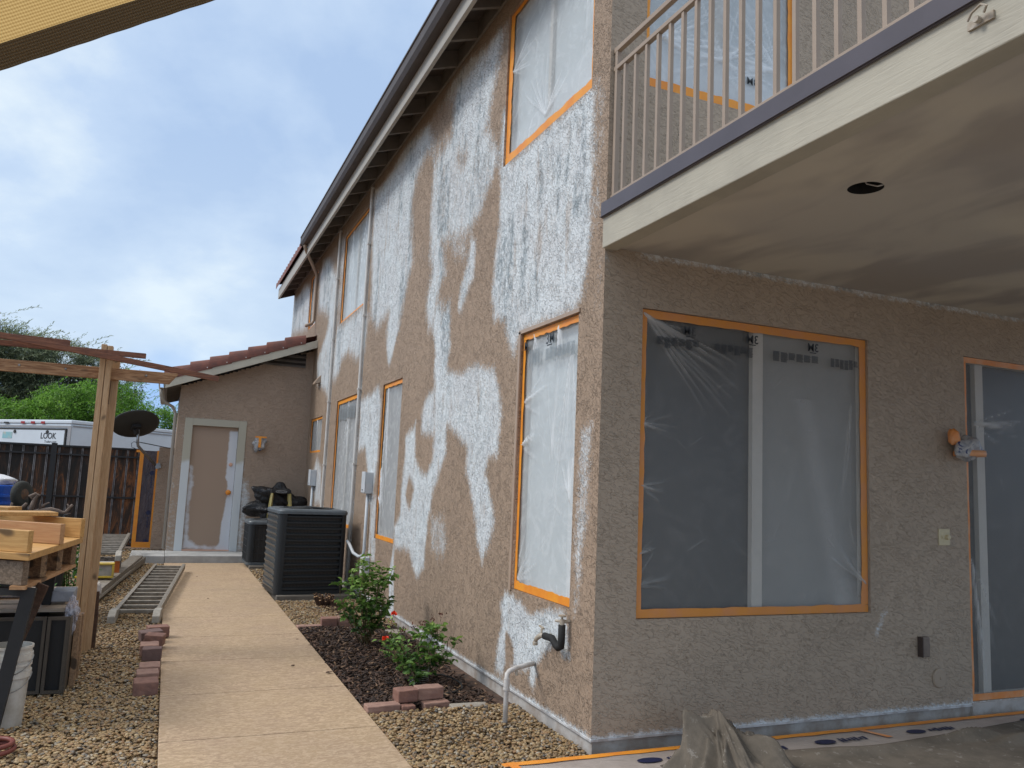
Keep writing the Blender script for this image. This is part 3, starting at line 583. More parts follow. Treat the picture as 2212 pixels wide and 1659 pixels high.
fl = MB(); fl.box(2.488, 2.503, -.6, YC-.003, 3.368, 3.462); fl.box(2.488, W+.04, -.6, YC-.003, 3.462, 3.470); fl.box(2.480, 2.503, -.6, YC-.003, 3.372, 3.376); fl.build('flashing', M['flash'], house)
dk = MB(); dk.box(W+.09, 9, -.6, YC-.004, 3.31, 3.45); dk.build('balcony_deck', M['concrete'], house)
rl = MB(); RX = 2.57
for z, h in ((4.555, .035), (4.42, .03), (3.515, .035)): rl.box(RX-.018, RX+.018, -.6, YC-.006, z-h/2, z+h/2)
rl.box(RX-.017, RX+.017, YC-.05, YC-.02, 3.46, 4.54)
rl_ = rl.build('railing', M['rail'], house, bevel=.003)
for i in range(38):
    yb = 4.40-i*.1315; b2 = MB(); b2.box(RX-.0125, RX+.0125, yb-.0125, yb+.0125, 3.532, 4.405); b2.build('baluster', M['rail'], rl_, bevel=.002)
# long conduits and fittings that belong to the wall
def pipe(y, z0, z1, r=.022, name='conduit', mat='whitepipe', x=None):
    xx = x or W-.03; m_ = MB(); m_.tube([(W, y, z1), (xx, y, z1), (xx, y, z1-.03), (xx, y, z0)], r, 10)
    for zc in np.arange(z0+.6, z1-.3, 1.1): m_.box(xx-r*1.15, W-.001, y-r*1.5, y+r*1.5, zc-.012, zc+.012)
    return m_.build(name, M[mat], house, smooth=False)
pipe(11.76, .1, 5.98); pipe(14.2, .1, 5.98)
# ------------------------------------------------------------ low wing
YF = 16.0
ws = lambda x: 3.23 + .385*(x+.16)      # upper edge of the rake board
def wing_top(x): return ws(x)-.16
DX0, DX1, DZ = .38, 1.21, 2.46
def wing_mask(x, z):
    v_ = paint(x, z, [(.8, .04, [(1.33, .1), (1.45, .1), (1.47, .6), (1.52, 1.1), (1.42, 1.5), (1.33, 1.5)]), (.7, .03, [(.11, .1), (.15, .1), (.15, 1.2), (.11, 1.6)]), (.5, .03, [(.18, .1), (.24, .1), (.24, 2.6), (1.36, 2.6), (1.36, 1.6), (1.32, 1.6), (1.32, 2.56), (.22, 2.56)])], 0)
    return v_
wallgrid('wall', .115, W, .12, 4.4, [(DX0-.14, DX1+.14, .12, DZ+.13)], .03, lambda u, d, z: (u, YG+d, z), M['stucco_far'], house, wing_mask, top=wing_top, depth=.03)
w2_ = MB(); w2_.box(.115, .2, YG+.002, 20.2, 0, 3.2); w2_.box(.2, W, 20.1, 20.2, 0, 3.3); w2_.build('wall', M['stucco_plain'], house)
df = MB(); df.box(DX0-.14, DX0, YG-.02, YG+.1, .12, DZ+.13); df.box(DX1, DX1+.14, YG-.02, YG+.1, .12, DZ+.13); df.box(DX0, DX1, YG-.02, YG+.1, DZ, DZ+.13)
def doorframe_mat():
    m, n, l, b = newmat('door_frame_paint'); nt = m.node_tree; P = n.new('ShaderNodeNewGeometry').outputs['Position']; sp = n.new('ShaderNodeSeparateXYZ'); l.new(P, sp.inputs[0])
    h = mathn(nt, 'ADD', sp.outputs[2], mathn(nt, 'MULTIPLY', noise(nt, 3, 3, .5, vec=P), .3)); l.new(mix(nt, smooth(nt, h, 1.9, 2.0), (.60, .64, .66), (.44, .42, .34)), b.inputs['Base Color']); b.inputs['Roughness'].default_value = .5; return m
dr = df.build('door_frame', doorframe_mat(), house, bevel=.004)
dd = wallgrid('door', DX0+.003, DX1-.003, .14, DZ-.003, [], .03, lambda u, d, z: (u, YG+.07+d, z), None, house,
    lambda x, z: np.maximum(np.maximum(paint(x, z, [(.75, .05, [(.37, .13), (1.22, .13), (1.22, .20), (1.0, .21), (.62, .25), (.5, .33), (.46, .9), (.5, 1.4), (.46, 1.7), (.37, 1.75)]), (.85, .03, [(1.08, 1.42), (1.04, 1.5), (1.05, 2.4), (1.22, 2.4), (1.22, .14), (1.02, .14), (1.04, .7), (1.1, 1.2)])], 0), 0), 0))
def door_mat():
    m, n, l, b = newmat('door_paint'); nt = m.node_tree; P = n.new('ShaderNodeNewGeometry').outputs['Position']; at = n.new('ShaderNodeAttribute'); at.attribute_name = 'primer'
    v_ = mathn(nt, 'ADD', at.outputs['Fac'], mathn(nt, 'MULTIPLY', mathn(nt, 'SUBTRACT', noise(nt, 8, 5, .6, vec=P), .5), .5)); l.new(mix(nt, smooth(nt, v_, .35, .65), (.36, .26, .19), (.62, .64, .68)), b.inputs['Base Color']); b.inputs['Roughness'].default_value = .5; return m
dd.data.materials.append(door_mat())
kn = MB(); kn.lathe((1.115, YG+.07, 1.22), [(.02, 0), (.025, .02), (.045, .035), (.05, .06), (.035, .085), (.01, .09)], 16, (0, -1, 0)); kn.build('knob', M['tape'], dd, smooth=True)
bo = MB(); bo.lathe((1.12, YG+.07, 1.75), [(.035, 0), (.035, .02), (.02, .03)], 16, (0, -1, 0)); M['salmon'] = plain('pale_tape', (.75, .45, .33), .6, .05, 8); bo.build('deadbolt', M['salmon'], dd)
ts = MB(); ts.box(DX0, DX1, YG-.01, YG+.07, .122, .14); ts.build('threshold', M['salmon'], house)
# wing roof
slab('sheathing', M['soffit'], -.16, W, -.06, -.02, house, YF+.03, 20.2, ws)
def rake():
    m_ = MB(); a, b_ = -.16, W-.004; m_.prism([(a, ws(a)-.15), (b_, ws(b_)-.15), (b_, ws(b_)), (a, ws(a))], 'y', YF, YF+.035); return m_.build('fascia', M['cream'], house, bevel=.003)
rake()
fb = MB(); fb.box(-.165, -.13, YF+.035, 20.2, ws(-.16)-.16, ws(-.16)-.01); fb.build('fascia', M['rafter'], house)
for yy in np.arange(16.16, 20, .22):
    m_ = MB(); m_.prism([(-.13, ws(-.13)-.14), (.113, ws(.113)-.16), (.113, ws(.113)-.062), (-.13, ws(-.13)-.062)], 'y', yy, yy+.04); m_.build('rafter', M['rafter'], house)
gl = MB(); gx = -.172; gl.prism([(gx, 3.22), (gx, 3.08), (gx-.08, 3.08), (gx-.1, 3.12), (gx-.1, 3.22), (gx-.09, 3.22), (gx-.09, 3.13), (gx-.07, 3.09), (gx-.01, 3.09), (gx-.01, 3.22)], 'y', YF+.01, 20.2); gl.build('gutter', M['fascia'], house)
dl = MB(); dl.tube([(-.22, 16.15, 3.08), (-.22, 16.17, 2.98), (-.16, 16.3, 2.86), (.0, 16.45, 2.78), (.06, 16.5, 2.66), (.065, 16.5, .15)], .03, 8); dl.build('downspout', M['fascia'], house, smooth=True)
tiles('roof', -.2, W, YF+.2, 20.2, lambda x: ws(x)+.0, M['tile'], house, course=.34)
for i in range(8):        # rake tiles: half barrels lapped up the slope
    x0 = -.44+.335*i; x1 = x0+.39
    x0c = max(x0, -.2); x1 = min(x1, W-.01); m_ = MB(); n_ = 12; vs = []
    for j, xx in enumerate((x0c, x1)):
        rr = .125-.018*j; lift = .028*(1-j)
        for ring in (0, .018):
            for k_ in range(n_+1):
                a = math.pi*(k_/n_)*1.0; vs.append((xx, YF+.10-math.cos(a)*(rr-ring)*1.0, ws(xx)+lift-.015+math.sin(a)*(rr-ring)*1.8))
    q = n_+1; fs = []
    for k_ in range(n_): fs += [(k_, k_+1, 2*q+k_+1, 2*q+k_), (q+k_, 3*q+k_, 3*q+k_+1, q+k_+1), (k_, q+k_, q+k_+1, k_+1), (2*q+k_, 2*q+k_+1, 3*q+k_+1, 3*q+k_)]
    fs += [(0, 2*q, 3*q, q), (n_, q+n_, 3*q+n_, 2*q+n_)]
    t_ = (m_.add(vs, fs)).build('rake_tile', M['tile'], house, smooth=False)
    if i > 0 and i < 8:
        s_ = MB(); xm = x1-.09; s_.lathe((xm, YF-.022, ws(xm)+.03), [(.012, 0), (.012, .004)], 6, (0, -1, 0)); s_.build('nail_cap', M['pvc'], t_)
# louvred vent under the rake
vt = MB(); vx0, vx1, vz = 1.45, 2.38, 3.74; ft_ = lambda x: ws(x)-.17
vb = MB(); vb.add([(vx0, YG-.004, vz), (vx1, YG-.004, vz), (vx1, YG-.004, ft_(vx1)), (vx0+.0, YG-.004, vz+.01)], [(0, 1, 2, 3)]); M['vdark'] = plain('vent_dark', (.03, .024, .02), .8, .1, 4); vb_ = vb.build('vent', M['vdark'], house, fix=False)
for z in (3.745, 3.84, 3.94, 4.03):
    xs = vx0+(z-vz)/.385+.05
    if xs < vx1: m_ = MB(); m_.add([(xs, YG-.03, z), (vx1, YG-.03, z), (vx1, YG-.006, z+.035), (xs+.05, YG-.006, z+.035), (xs, YG-.03, z-.012), (vx1, YG-.03, z-.012)], [(0, 1, 2, 3), (4, 5, 1, 0)]); m_.build('slat', M['rafter'], vb_, fix=False)
hd = MB(); hd.prism([(W, 3.50), (W, 3.36), (W-.11, 3.33), (W-.10, 3.37)], 'y', 15.35, 15.62); hd.build('vent_hood', M['tanpaint'], house)
# ------------------------------------------------------------ plastic sheets taped over the openings
def text(name, body, size, mat, parent, mw, bold=.012):
    cu = bpy.data.curves.new(name, 'FONT'); cu.body = body; cu.size = size; cu.offset = bold*size; cu.extrude = .0004; cu.align_x = 'LEFT'
    to = bpy.data.objects.new(name, cu); C.objects.link(to); dg = bpy.context.evaluated_depsgraph_get(); me = bpy.data.meshes.new_from_object(to.evaluated_get(dg)); bpy.data.objects.remove(to)
    me.transform(mw); return link(name, me, mat, parent)
def sheet(label, h, side, mat, creases, group, tapes=(.04, .04, .05, .04), heavy=None, tmat='tape', seed=0, dep=.036, bulge=.012, extra=None, res=(90, 130), soft=1.0):
    """h = (u0,u1,z0,z1). side 'x' lies in the long wall, side 'y' in the patio wall. tapes = widths at u0,u1,z0(bottom),z1(top)"""
    rg = np.random.default_rng(seed); u0, u1, z0, z1 = h; e = .003
    pl = (lambda u, d, z: (W+dep-d, u, z)) if side == 'x' else (lambda u, d, z: (u, YC+dep-d, z))
    loc = pl((u0+u1)/2, 0, z0); t = thing('masking_sheet', label, 'plastic sheet', loc, group)
    nu, nz = res; U, Z = np.meshgrid(np.linspace(u0+e+.012, u1-e-.012, nu), np.linspace(z0+e+.012, z1-e-.012, nz), indexing='ij'); H = np.zeros(U.shape); Fo = np.zeros(U.shape)
    def crease(a, b, w, amp):
        ax, az_ = a; bx, bz = b; ex, ez = bx-ax, bz-az_; L2 = ex*ex+ez*ez+1e-9; tt = ((U-ax)*ex+(Z-az_)*ez)/L2; tc_ = np.clip(tt, 0, 1)
        wob = .012*np.sin(tt*9+ax*7)*rg.uniform(-1, 1); d = np.sqrt((U-ax-tc_*ex+wob*ez)**2+(Z-az_-tc_*ez-wob*ex)**2); g_ = np.exp(-(d/w)**2)*np.sin(np.pi*np.clip(tc_*.96+.02, 0, 1))**.5
        H[...] += g_*amp; Fo[...] += g_*min(1, amp/.008)*.55*soft
    for (cx_, cz_, n_, L_, a0, a1) in creases:       # fan of creases from a point, as fractions of the opening
        px, pz = u0+cx_*(u1-u0), z0+cz_*(z1-z0)
        for i in range(n_):
            an = math.radians(rg.uniform(a0, a1)); ll = L_*rg.uniform(.35, 1); crease((px, pz), (px+ll*math.cos(an), pz+ll*math.sin(an)), rg.uniform(.004, .011), rg.uniform(.003, .009))
    for i in range(14):
        px, pz = rg.uniform(u0, u1), rg.uniform(z0, z1); an = rg.uniform(0, 6.28); ll = rg.uniform(.05, .22); crease((px, pz), (px+ll*math.cos(an), pz+ll*math.sin(an)), .006, rg.uniform(.002, .006))
    H += bulge*np.sin(np.pi*(U-u0)/(u1-u0))*np.sin(np.pi*(Z-z0)/(z1-z0))
    if heavy is not None: Fo += heavy((U-u0)/(u1-u0), (Z-z0)/(z1-z0))
    X, Y, Zz = pl(U.ravel(), H.ravel(), Z.ravel()); V = np.stack(np.broadcast_arrays(X, Y, Zz), 1); I = np.arange(nu*nz).reshape(nu, nz)
    F = np.stack([I[:-1, :-1].ravel(), I[1:, :-1].ravel(), I[1:, 1:].ravel(), I[:-1, 1:].ravel()], 1)
    npmesh('film', V, F, M[mat], t, smooth=True, attr={'fold': np.clip(Fo, 0, 1).ravel()})
    wl, wr_, wb, wt = tapes
    def strip(a, b, inn, w_):
        n_ = 26; vs = []; fs = []
        for i in range(n_+1):
            s_ = i/n_; u = a[0]+(b[0]-a[0])*s_; z = a[1]+(b[1]-a[1])*s_; ww = w_*(1+rg.normal(0, .05)); o_ = rg.normal(0, .0012)
            vs += [pl(u, .0165, z), pl(u+inn[0]*ww, .0175+o_, z+inn[1]*ww), pl(u+inn[0]*ww, .015+o_, z+inn[1]*ww)]
            if i: k_ = 3*i; fs += [(k_-3, k_, k_+1, k_-2), (k_-2, k_+1, k_+2, k_-1)]
        me_ = MB(); me_.add(vs, fs); me_.build('tape', M[tmat], t, fix=False)
    q = .004
    if wb: strip((u0+q, z0+q), (u1-q, z0+q), (0, 1), wb)
    if wt: strip((u0+q, z1-q), (u1-q, z1-q), (0, -1), wt)
    if wl: strip((u0+q, z0+q+wb), (u0+q, z1-q-wt), (1, 0), wl)
    if wr_: strip((u1-q, z0+q+wb), (u1-q, z1-q-wt), (-1, 0), wr_)
    if extra: extra(t, pl)
    return t
GS = 'plastic sheets taped over the windows'
def textmat(side, u, z, d=.030, mirror=False, dep=.036):
    if side == 'x':   # reads towards -Y when seen from outside
        Rm_ = Matrix(((0, 0, -1), (-1, 0, 0), (0, 1, 0))).to_4x4(); o = Vector((W+dep-d, u, z))
        if mirror: Rm_ = Matrix(((0, 0, -1), (1, 0, 0), (0, 1, 0))).to_4x4()
    else:
        s_ = -1 if mirror else 1; Rm_ = Matrix(((s_, 0, 0), (0, 0, -1), (0, 1, 0))).to_4x4(); o = Vector((u, YC+dep-d, z))
    return Matrix.Translation(o) @ Rm_
def smallprint(t, pl, a, b, zt, zb, cols, d=.028, seed=1, mat='print_pale'):
    rg = random.Random(seed); m_ = MB(); w_ = (b-a)/cols
    for c_ in range(cols):
        z = zt - rg.uniform(0, .006)
        zend = zb + rg.uniform(0, .03)
        while z > zend:
            ua = a+c_*w_; ub = ua+w_*rg.uniform(.72, .9); hh = .0042
            m_.add([pl(ua, d, z), pl(ub, d, z), pl(ub, d, z-hh), pl(ua, d, z-hh)], [(0, 1, 2, 3)]); z -= .0066
    m_.build('print', M[mat], t, fix=False)
def w1x(t, pl):
    text('print', '3M', .115, M['print'], t, textmat('x', 5.42, 2.655)); m_ = MB(); m_.add([pl(5.40, .03, 2.648), pl(5.31, .03, 2.648), pl(5.31, .03, 2.638), pl(5.40, .03, 2.638)], [(0, 1, 2, 3)]); m_.build('print', M['print'], t, fix=False)
    text('print', 'M', .10, M['print'], t, textmat('x', 5.822, 2.66)); smallprint(t, pl, 5.42, 4.93, 2.62, 2.52, 7, seed=3); smallprint(t, pl, 5.72, 5.52, 2.65, 2.51, 4, seed=4)
def hv_win1(u, z): return .3*np.clip((z-.72)/.08, 0, 1)*0 + .35*np.clip((.16-u)/.16, 0, 1)*np.clip((.35-z)/.3, 0, 1) + .25*((u < .13)*(z < .5))
sheet('tall clear plastic sheet with black print on the ground floor window nearest the house corner', SW[0], 'x', 'film',
      [(1, .03, 12, .55, 100, 170), (1, .72, 7, .5, 150, 215), (1, .55, 6, .4, 150, 220), (.15, .9, 8, 1.4, 255, 285), (.4, .5, 5, .7, 60, 110), (.1, .35, 6, .7, 60, 100), (.8, .99, 8, .25, 250, 290), (.35, .99, 10, .3, 255, 285)], GS, (.022, .042, .06, .05), hv_win1, seed=11, extra=w1x)
sheet('tall wrinkled plastic sheet on the narrow window to the right of the wall conduits', SW[1], 'x', 'film',
      [(.9, .45, 14, .9, 240, 300), (.8, .98, 9, 1.6, 262, 278), (.9, .2, 8, .5, 60, 120)], GS, (.008, .03, .05, .05), seed=12)
def w4x(t, pl): smallprint(t, pl, 13.4, 12.1, 2.72, 2.5, 6, seed=8)
sheet('grey tall plastic sheet on the two pane window behind the larger air conditioner', SW[2], 'x', 'film',
      [(.5, .99, 9, 1.5, 255, 285), (.5, .05, 8, .4, 60, 120)], GS, (.06, .05, .05, .06), seed=13, extra=w4x)
sheet('small clear plastic sheet on the little low window beside the tiled wing', SW[3], 'x', 'film', [(.5, .99, 5, .4, 250, 290)], GS, (.06, .06, .035, .04), seed=14)
def hv_up(u, z): return .55*np.clip((.30-z+.12*(1-u)*0-.10*u)/.22, 0, 1)
sheet('large plastic sheet drooping at its foot, on the upper window nearest the house corner', SW[4], 'x', 'film',
      [(.0, .10, 16, 1.3, 75, 110), (.1, .98, 14, 1.2, 235, 275), (.5, .1, 14, .6, 20, 160), (.95, .6, 8, .5, 150, 210)], GS, (.04, .085, .085, .045), hv_up, seed=15, bulge=.03)
sheet('plastic sheet on the upper window between the two long white conduits', SW[5], 'x', 'film', [(.2, .98, 9, 1.4, 255, 285), (.7, .98, 9, 1.4, 255, 285), (.2, .05, 8, .5, 40, 110)], GS, (.09, .06, .04, .04), lambda u, z: .3*np.clip((.3-z)/.3, 0, 1), seed=16)
sheet('plastic sheet on the farthest upper window beside the downspout', SW[6], 'x', 'film', [(.5, .98, 9, 1, 255, 285)], GS, (.07, .09, .03, .03), seed=17)
def pwx(t, pl):
    for x in (3.265, 3.80, 4.355): 
        text('print', '3M', .085, M['print'], t, textmat('y', x, 2.665, mirror=True)); m_ = MB(); m_.add([pl(x-.025, .03, 2.658), pl(x-.085, .03, 2.658), pl(x-.085, .03, 2.651), pl(x-.025, .03, 2.651)], [(0, 1, 2, 3)]); m_.build('print', M['print'], t, fix=False)
    for a, b_, s_ in ((2.95, 3.3, 5), (3.42, 3.76, 6), (3.93, 4.36, 7), (4.47, 4.74, 9)): smallprint(t, pl, a, b_, 2.635, 2.56, 6, seed=s_, mat='print')
def hv_p(u, z): return .5*np.clip((.035-u)/.02, 0, 1)*(z > .5) + .28*np.exp(-((u-.86+.25*(z-.1))/.05)**2)*(z < .75) + .4*np.clip((u-.80)/.15, 0, 1)*np.clip((.13-z)/.1, 0, 1)
sheet('wide plastic sheet with mirrored black print on the patio window', PW[0], 'y', 'film_dark',
      [(.01, .985, 26, 1.0, -52, -8), (.01, .62, 9, .3, -30, 40), (.01, .42, 7, .2, -40, 40), (.99, .1, 12, .6, 95, 150), (.93, .75, 8, 1.0, 255, 272), (.01, .2, 6, .2, -40, 40), (.0, .1, 6, .3, -10, 60)], GS, (.042, .062, .055, .055), hv_p, seed=18, extra=pwx, res=(260, 240), soft=.45, tmat='tape3')
sheet('tall clear plastic sheet over the sliding patio door', PW[1], 'y', 'film_dark', [(.05, .8, 8, .8, -30, 20), (.02, .4, 8, 1.2, 275, 300)], GS, (.02, .05, .05, .045), seed=19, tmat='tape2', dep=.02)
def hv_b(u, z): return .6*np.clip((.33-z)/.2, 0, 1)
def bwx(t, pl): text('print', '3M', .08, M['print'], t, textmat('y', 3.78, 4.60, mirror=True))
sheet('plastic sheet bunched at its foot on the window behind the balcony railing', UWN[0], 'y', 'film', [(.1, .25, 20, .7, -20, 60), (.5, .22, 26, .6, -30, 210), (.9, .25, 20, .7, 110, 200), (.3, .98, 8, .9, 250, 290)], GS, (.03, .04, .07, .05), hv_b, seed=20, bulge=.04, extra=bwx)

# ------------------------------------------------------------ fittings on the walls
def encl(y, z0, z1, wy, label, dx=.10):
    t = thing('electrical_box', label, 'electrical box', (W, y, z0), 'grey electrical boxes on the long wall')
    m_ = MB(); m_.box(W-dx, W-.001, y-wy/2, y+wy/2, z0, z1); m_.build('enclosure', M['greybox'], t, bevel=.006)
    m_ = MB(); m_.box(W-dx-.012, W-dx-.001, y-wy/2-.004, y+wy/2+.004, z0+.01, z1+.008); m_.build('cover', M['greybox'], t, bevel=.004)
    m_ = MB(); m_.box(W-dx-.022, W-dx-.0125, y-.015, y+.015, z0+.04, z0+.055); m_.build('latch', M['steel'], t); return t
encl(10.74, 1.40, 1.68, .20, 'grey electrical box with a curved conduit running to the larger air conditioner')
b2 = encl(15.2, 1.42, 1.71, .22, 'grey electrical box under the small low window')
def cond(name, pts, r, label, mat='greybox'):
    m_ = MB(); m_.tube(pts, r, 10); o = m_.build(name, M[mat], None, smooth=True); return tag(o, label, 'conduit', 'conduits below the electrical boxes')
cond('conduit', [(W-.04, 10.74, 1.40), (W-.04, 10.74, .66), (W-.045, 10.76, .59), (W-.08, 10.85, .56), (W-.13, 10.98, .60), (W-.16, 11.1, .70), (W-.175, 11.2, .74)], .021, 'grey conduit bending from an electrical box to the larger air conditioner')
cond('conduit', [(W-.04, 15.2, 1.42), (W-.04, 15.2, .3)], .024, 'straight grey conduit below the box under the small low window')
t = thing('junction_box', 'small pale junction box low on the wall behind the rose bushes', 'junction box', (W, 10.62, .35)); m_ = MB(); m_.box(W-.085, W-.001, 10.54, 10.70, .34, .58); m_.build('enclosure', M['greybox'], t, bevel=.008); m_ = MB(); m_.box(W-.095, W-.086, 10.55, 10.69, .35, .57); m_.build('cover', M['whitepipe'], t, bevel=.003)
# wrapped lamps
def wrapped(label, c, s, ax, seed):
    t = thing('wall_lamp', label, 'wall lamp', c, 'wall lamps wrapped in plastic'); rg = np.random.default_rng(seed); V, F = ico(4); V = V*s; d = rg.normal(size=(14, 3))
    for k_ in d: V = V*(1+.05*np.sin(5*(V@k_)/max(s)*1.0+k_[0]*3))[:, None]
    if ax == 'x': pass
    npmesh('plastic_wrap', V+np.array(c), F, M['wrap'], t, smooth=False); return t
def wrapmat():
    m, n, l, b = newmat('plastic_wrap'); nt = m.node_tree; P = n.new('ShaderNodeNewGeometry').outputs['Position']; f = smooth(nt, noise(nt, 14, 4, .6, 1, vec=P), .4, .6)
    col = mix(nt, f, (.50, .50, .50), (.30, .31, .33)); col = mix(nt, smooth(nt, noise(nt, 9, 3, .6, 1.5, vec=P, loc=(3, 3, 3)), .60, .64), col, (.03, .05, .16)); l.new(col, b.inputs['Base Color']); b.inputs['Roughness'].default_value = .25; bump(nt, b, noise(nt, 30, 4, .6, 1, vec=P), .8, .01); return m
M['wrap'] = wrapmat()
l1 = wrapped('wall lamp wrapped in clear plastic and orange tape, to the right of the side door', (1.60, YG-.09, 2.16), np.array([.115, .08, .14]), 'y', 3)
m_ = MB(); m_.box(1.51, 1.72, YG-.185, YG-.178, 2.285, 2.315); m_.box(1.575, 1.625, YG-.186, YG-.176, 2.10, 2.285); m_.build('tape', M['tape'], l1)
l2 = wrapped('round wall lamp wrapped in plastic with orange tape, beside the sliding patio door', (5.76, YC-.10, 2.03), np.array([.115, .09, .085]), 'y', 5)
V, F = ico(3); V = V*(1+.12*np.sin(4*V[:, :1]+3*V[:, 2:]+1))*(1+.08*np.sin(9*V[:, 1:2]+5*V[:, 2:])); npmesh('plastic_wrap', V*np.array([.046, .045, .065])+np.array((5.635, YC-.08, 2.115)), F, M['tape2'], l2, smooth=True)
m_ = MB(); m_.lathe((5.78, YC-.10, 1.99), [(.112, -.02), (.118, 0), (.112, .025)], 20, (0, 0, 1)); m_.build('tape', M['tape2'], l2, smooth=True)
# switch, outlet cover, round vent cover
t = thing('light_switch', 'square cream switch plate with a round knob left of the sliding door', 'light switch', (5.59, YC, 1.27)); m_ = MB(); m_.box(5.535, 5.655, YC-.008, YC-.001, 1.275, 1.40); M['ivory'] = plain('ivory_plastic', (.62, .54, .34), .4, .04, 20); m_.build('plate', M['ivory'], t, bevel=.003)
m_ = MB(); m_.lathe((5.62, YC-.008, 1.337), [(.02, 0), (.018, .022), (.006, .024)], 18, (0, -1, 0)); m_.build('knob', M['ivory'], t, smooth=False); m_ = MB(); m_.box(5.565, 5.587, YC-.016, YC-.008, 1.325, 1.352); m_.build('toggle', M['ivory'], t, bevel=.002)
t = thing('outlet_cover', 'dusty box shaped outlet cover low on the patio wall', 'outlet', (5.35, YC, .44)); m_ = MB(); m_.box(5.30, 5.375, YC-.045, YC-.002, .45, .60); M['dust'] = plain('dusty_plastic', (.22, .175, .14), .6, .1, 15); m_.build('cover', M['dust'], t, bevel=.01); m_ = MB(); m_.box(5.292, 5.299, YC-.05, YC-.002, .452, .598); m_.build('hinge', M['brown'], t, bevel=.002)
t = thing('round_vent_cover', 'round flat cover painted tan low on the patio wall', 'vent cover', (5.51, YC, .2)); m_ = MB(); m_.lathe((5.51, YC-.001, .285), [(.072, 0), (.072, .008), (.064, .014), (.01, .014), (.008, .02), (.001, .021)], 32, (0, -1, 0)); m_.build('disc', plain('taupe_paint', (.40, .32, .24), .6, .05, 6), t, smooth=False)
# tap with black foam pipe
M['brass'] = plain('painted_brass', (.33, .27, .20), .5, .1, 20, col2=(.45, .40, .33))
t = thing('hose_tap', 'two painted taps joined by an L of black foam pipe below the near window', 'tap', (W-.05, 4.9, .5))
m_ = MB(); m_.tube([(W-.055, 4.875, .70), (W-.055, 4.875, .60), (W-.055, 4.88, .56), (W-.06, 4.91, .548), (W-.06, 4.95, .56), (W-.06, 5.00, .59), (W-.06, 5.12, .585)], .024, 12); m_.build('foam_pipe', M['black'], t, smooth=True)
m_ = MB(); m_.tube([(W-.055, 4.875, .70), (W-.055, 4.875, .735)], .016, 10); m_.tube([(W-.055, 4.875, .72), (W, 4.875, .72)], .012, 8); m_.tube([(W-.055, 4.875, .72), (W-.08, 4.92, .72)], .008, 8); m_.build('valve', M['brass'], t)
m_ = MB(); m_.lathe((W-.055, 4.875, .735), [(.008, 0), (.008, .015), (.026, .018), (.026, .028), (.008, .03)], 14); m_.build('handle', M['brass'], t)
m_ = MB(); m_.tube([(W-.06, 5.12, .585), (W-.065, 5.17, .58), (W-.075, 5.21, .555), (W-.08, 5.225, .53)], [.016, .018, .016, .014], 10); m_.tube([(W-.065, 5.16, .58), (W-.065, 5.16, .625)], .008, 8); m_.tube([(W-.06, 5.13, .585), (W, 5.13, .585)], .012, 8); m_.build('valve', M['brass'], t, smooth=True)
m_ = MB(); m_.bar((W-.065, 5.125, .632), (W-.065, 5.195, .640), .012, .012); m_.build('handle', M['brass'], t); m_ = MB(); m_.lathe((W-.08, 5.225, .505), [(.018, 0), (.018, .02), (.015, .025)], 14); m_.build('spout', M['brass'], t)
t = thing('pvc_pipe', 'white plastic pipe rising from the gravel and bending into the long wall', 'pipe', (W-.18, 5.19, 0))
m_ = MB(); px, py = 2.235, 5.195
m_.tube([(px, py, -.05), (px, py, .30), (px+.004, py+.01, .325), (px+.03, py+.03, .34), (px+.10, py+.08, .345), (W+.005, py+.20, .345)], .017, 12); m_.build('tube', M['pvc'], t, smooth=True)
m_ = MB(); m_.tube([(px, py, .235), (px, py, .30)], .0215, 14); m_.tube([(px, py, .225), (px, py, .236)], .024, 14); m_.build('coupling', M['pvc'], t)
m_ = MB(); m_.tube([(px+.10, py+.075, .345), (px+.10, py+.065, .315), (px+.10, py+.06, .30)], .012, 8); m_.build('drain_nipple', M['brass'], t)
m_ = MB(); m_.tube([(2.49, 1.83, 3.29), (2.47, 1.83, 3.29)], .012, 8); m_.tube([(2.475, 1.80, 3.30), (2.462, 1.78, 3.31), (2.46, 1.80, 3.325), (2.465, 1.84, 3.315), (2.47, 1.86, 3.295)], .005, 6); m_.box(2.495, 2.504, 1.78, 1.88, 3.275, 3.305)
tag(m_.build('screw_hook', M['brass'], smooth=False), 'small painted metal hook screwed to the pale balcony beam', 'hook')

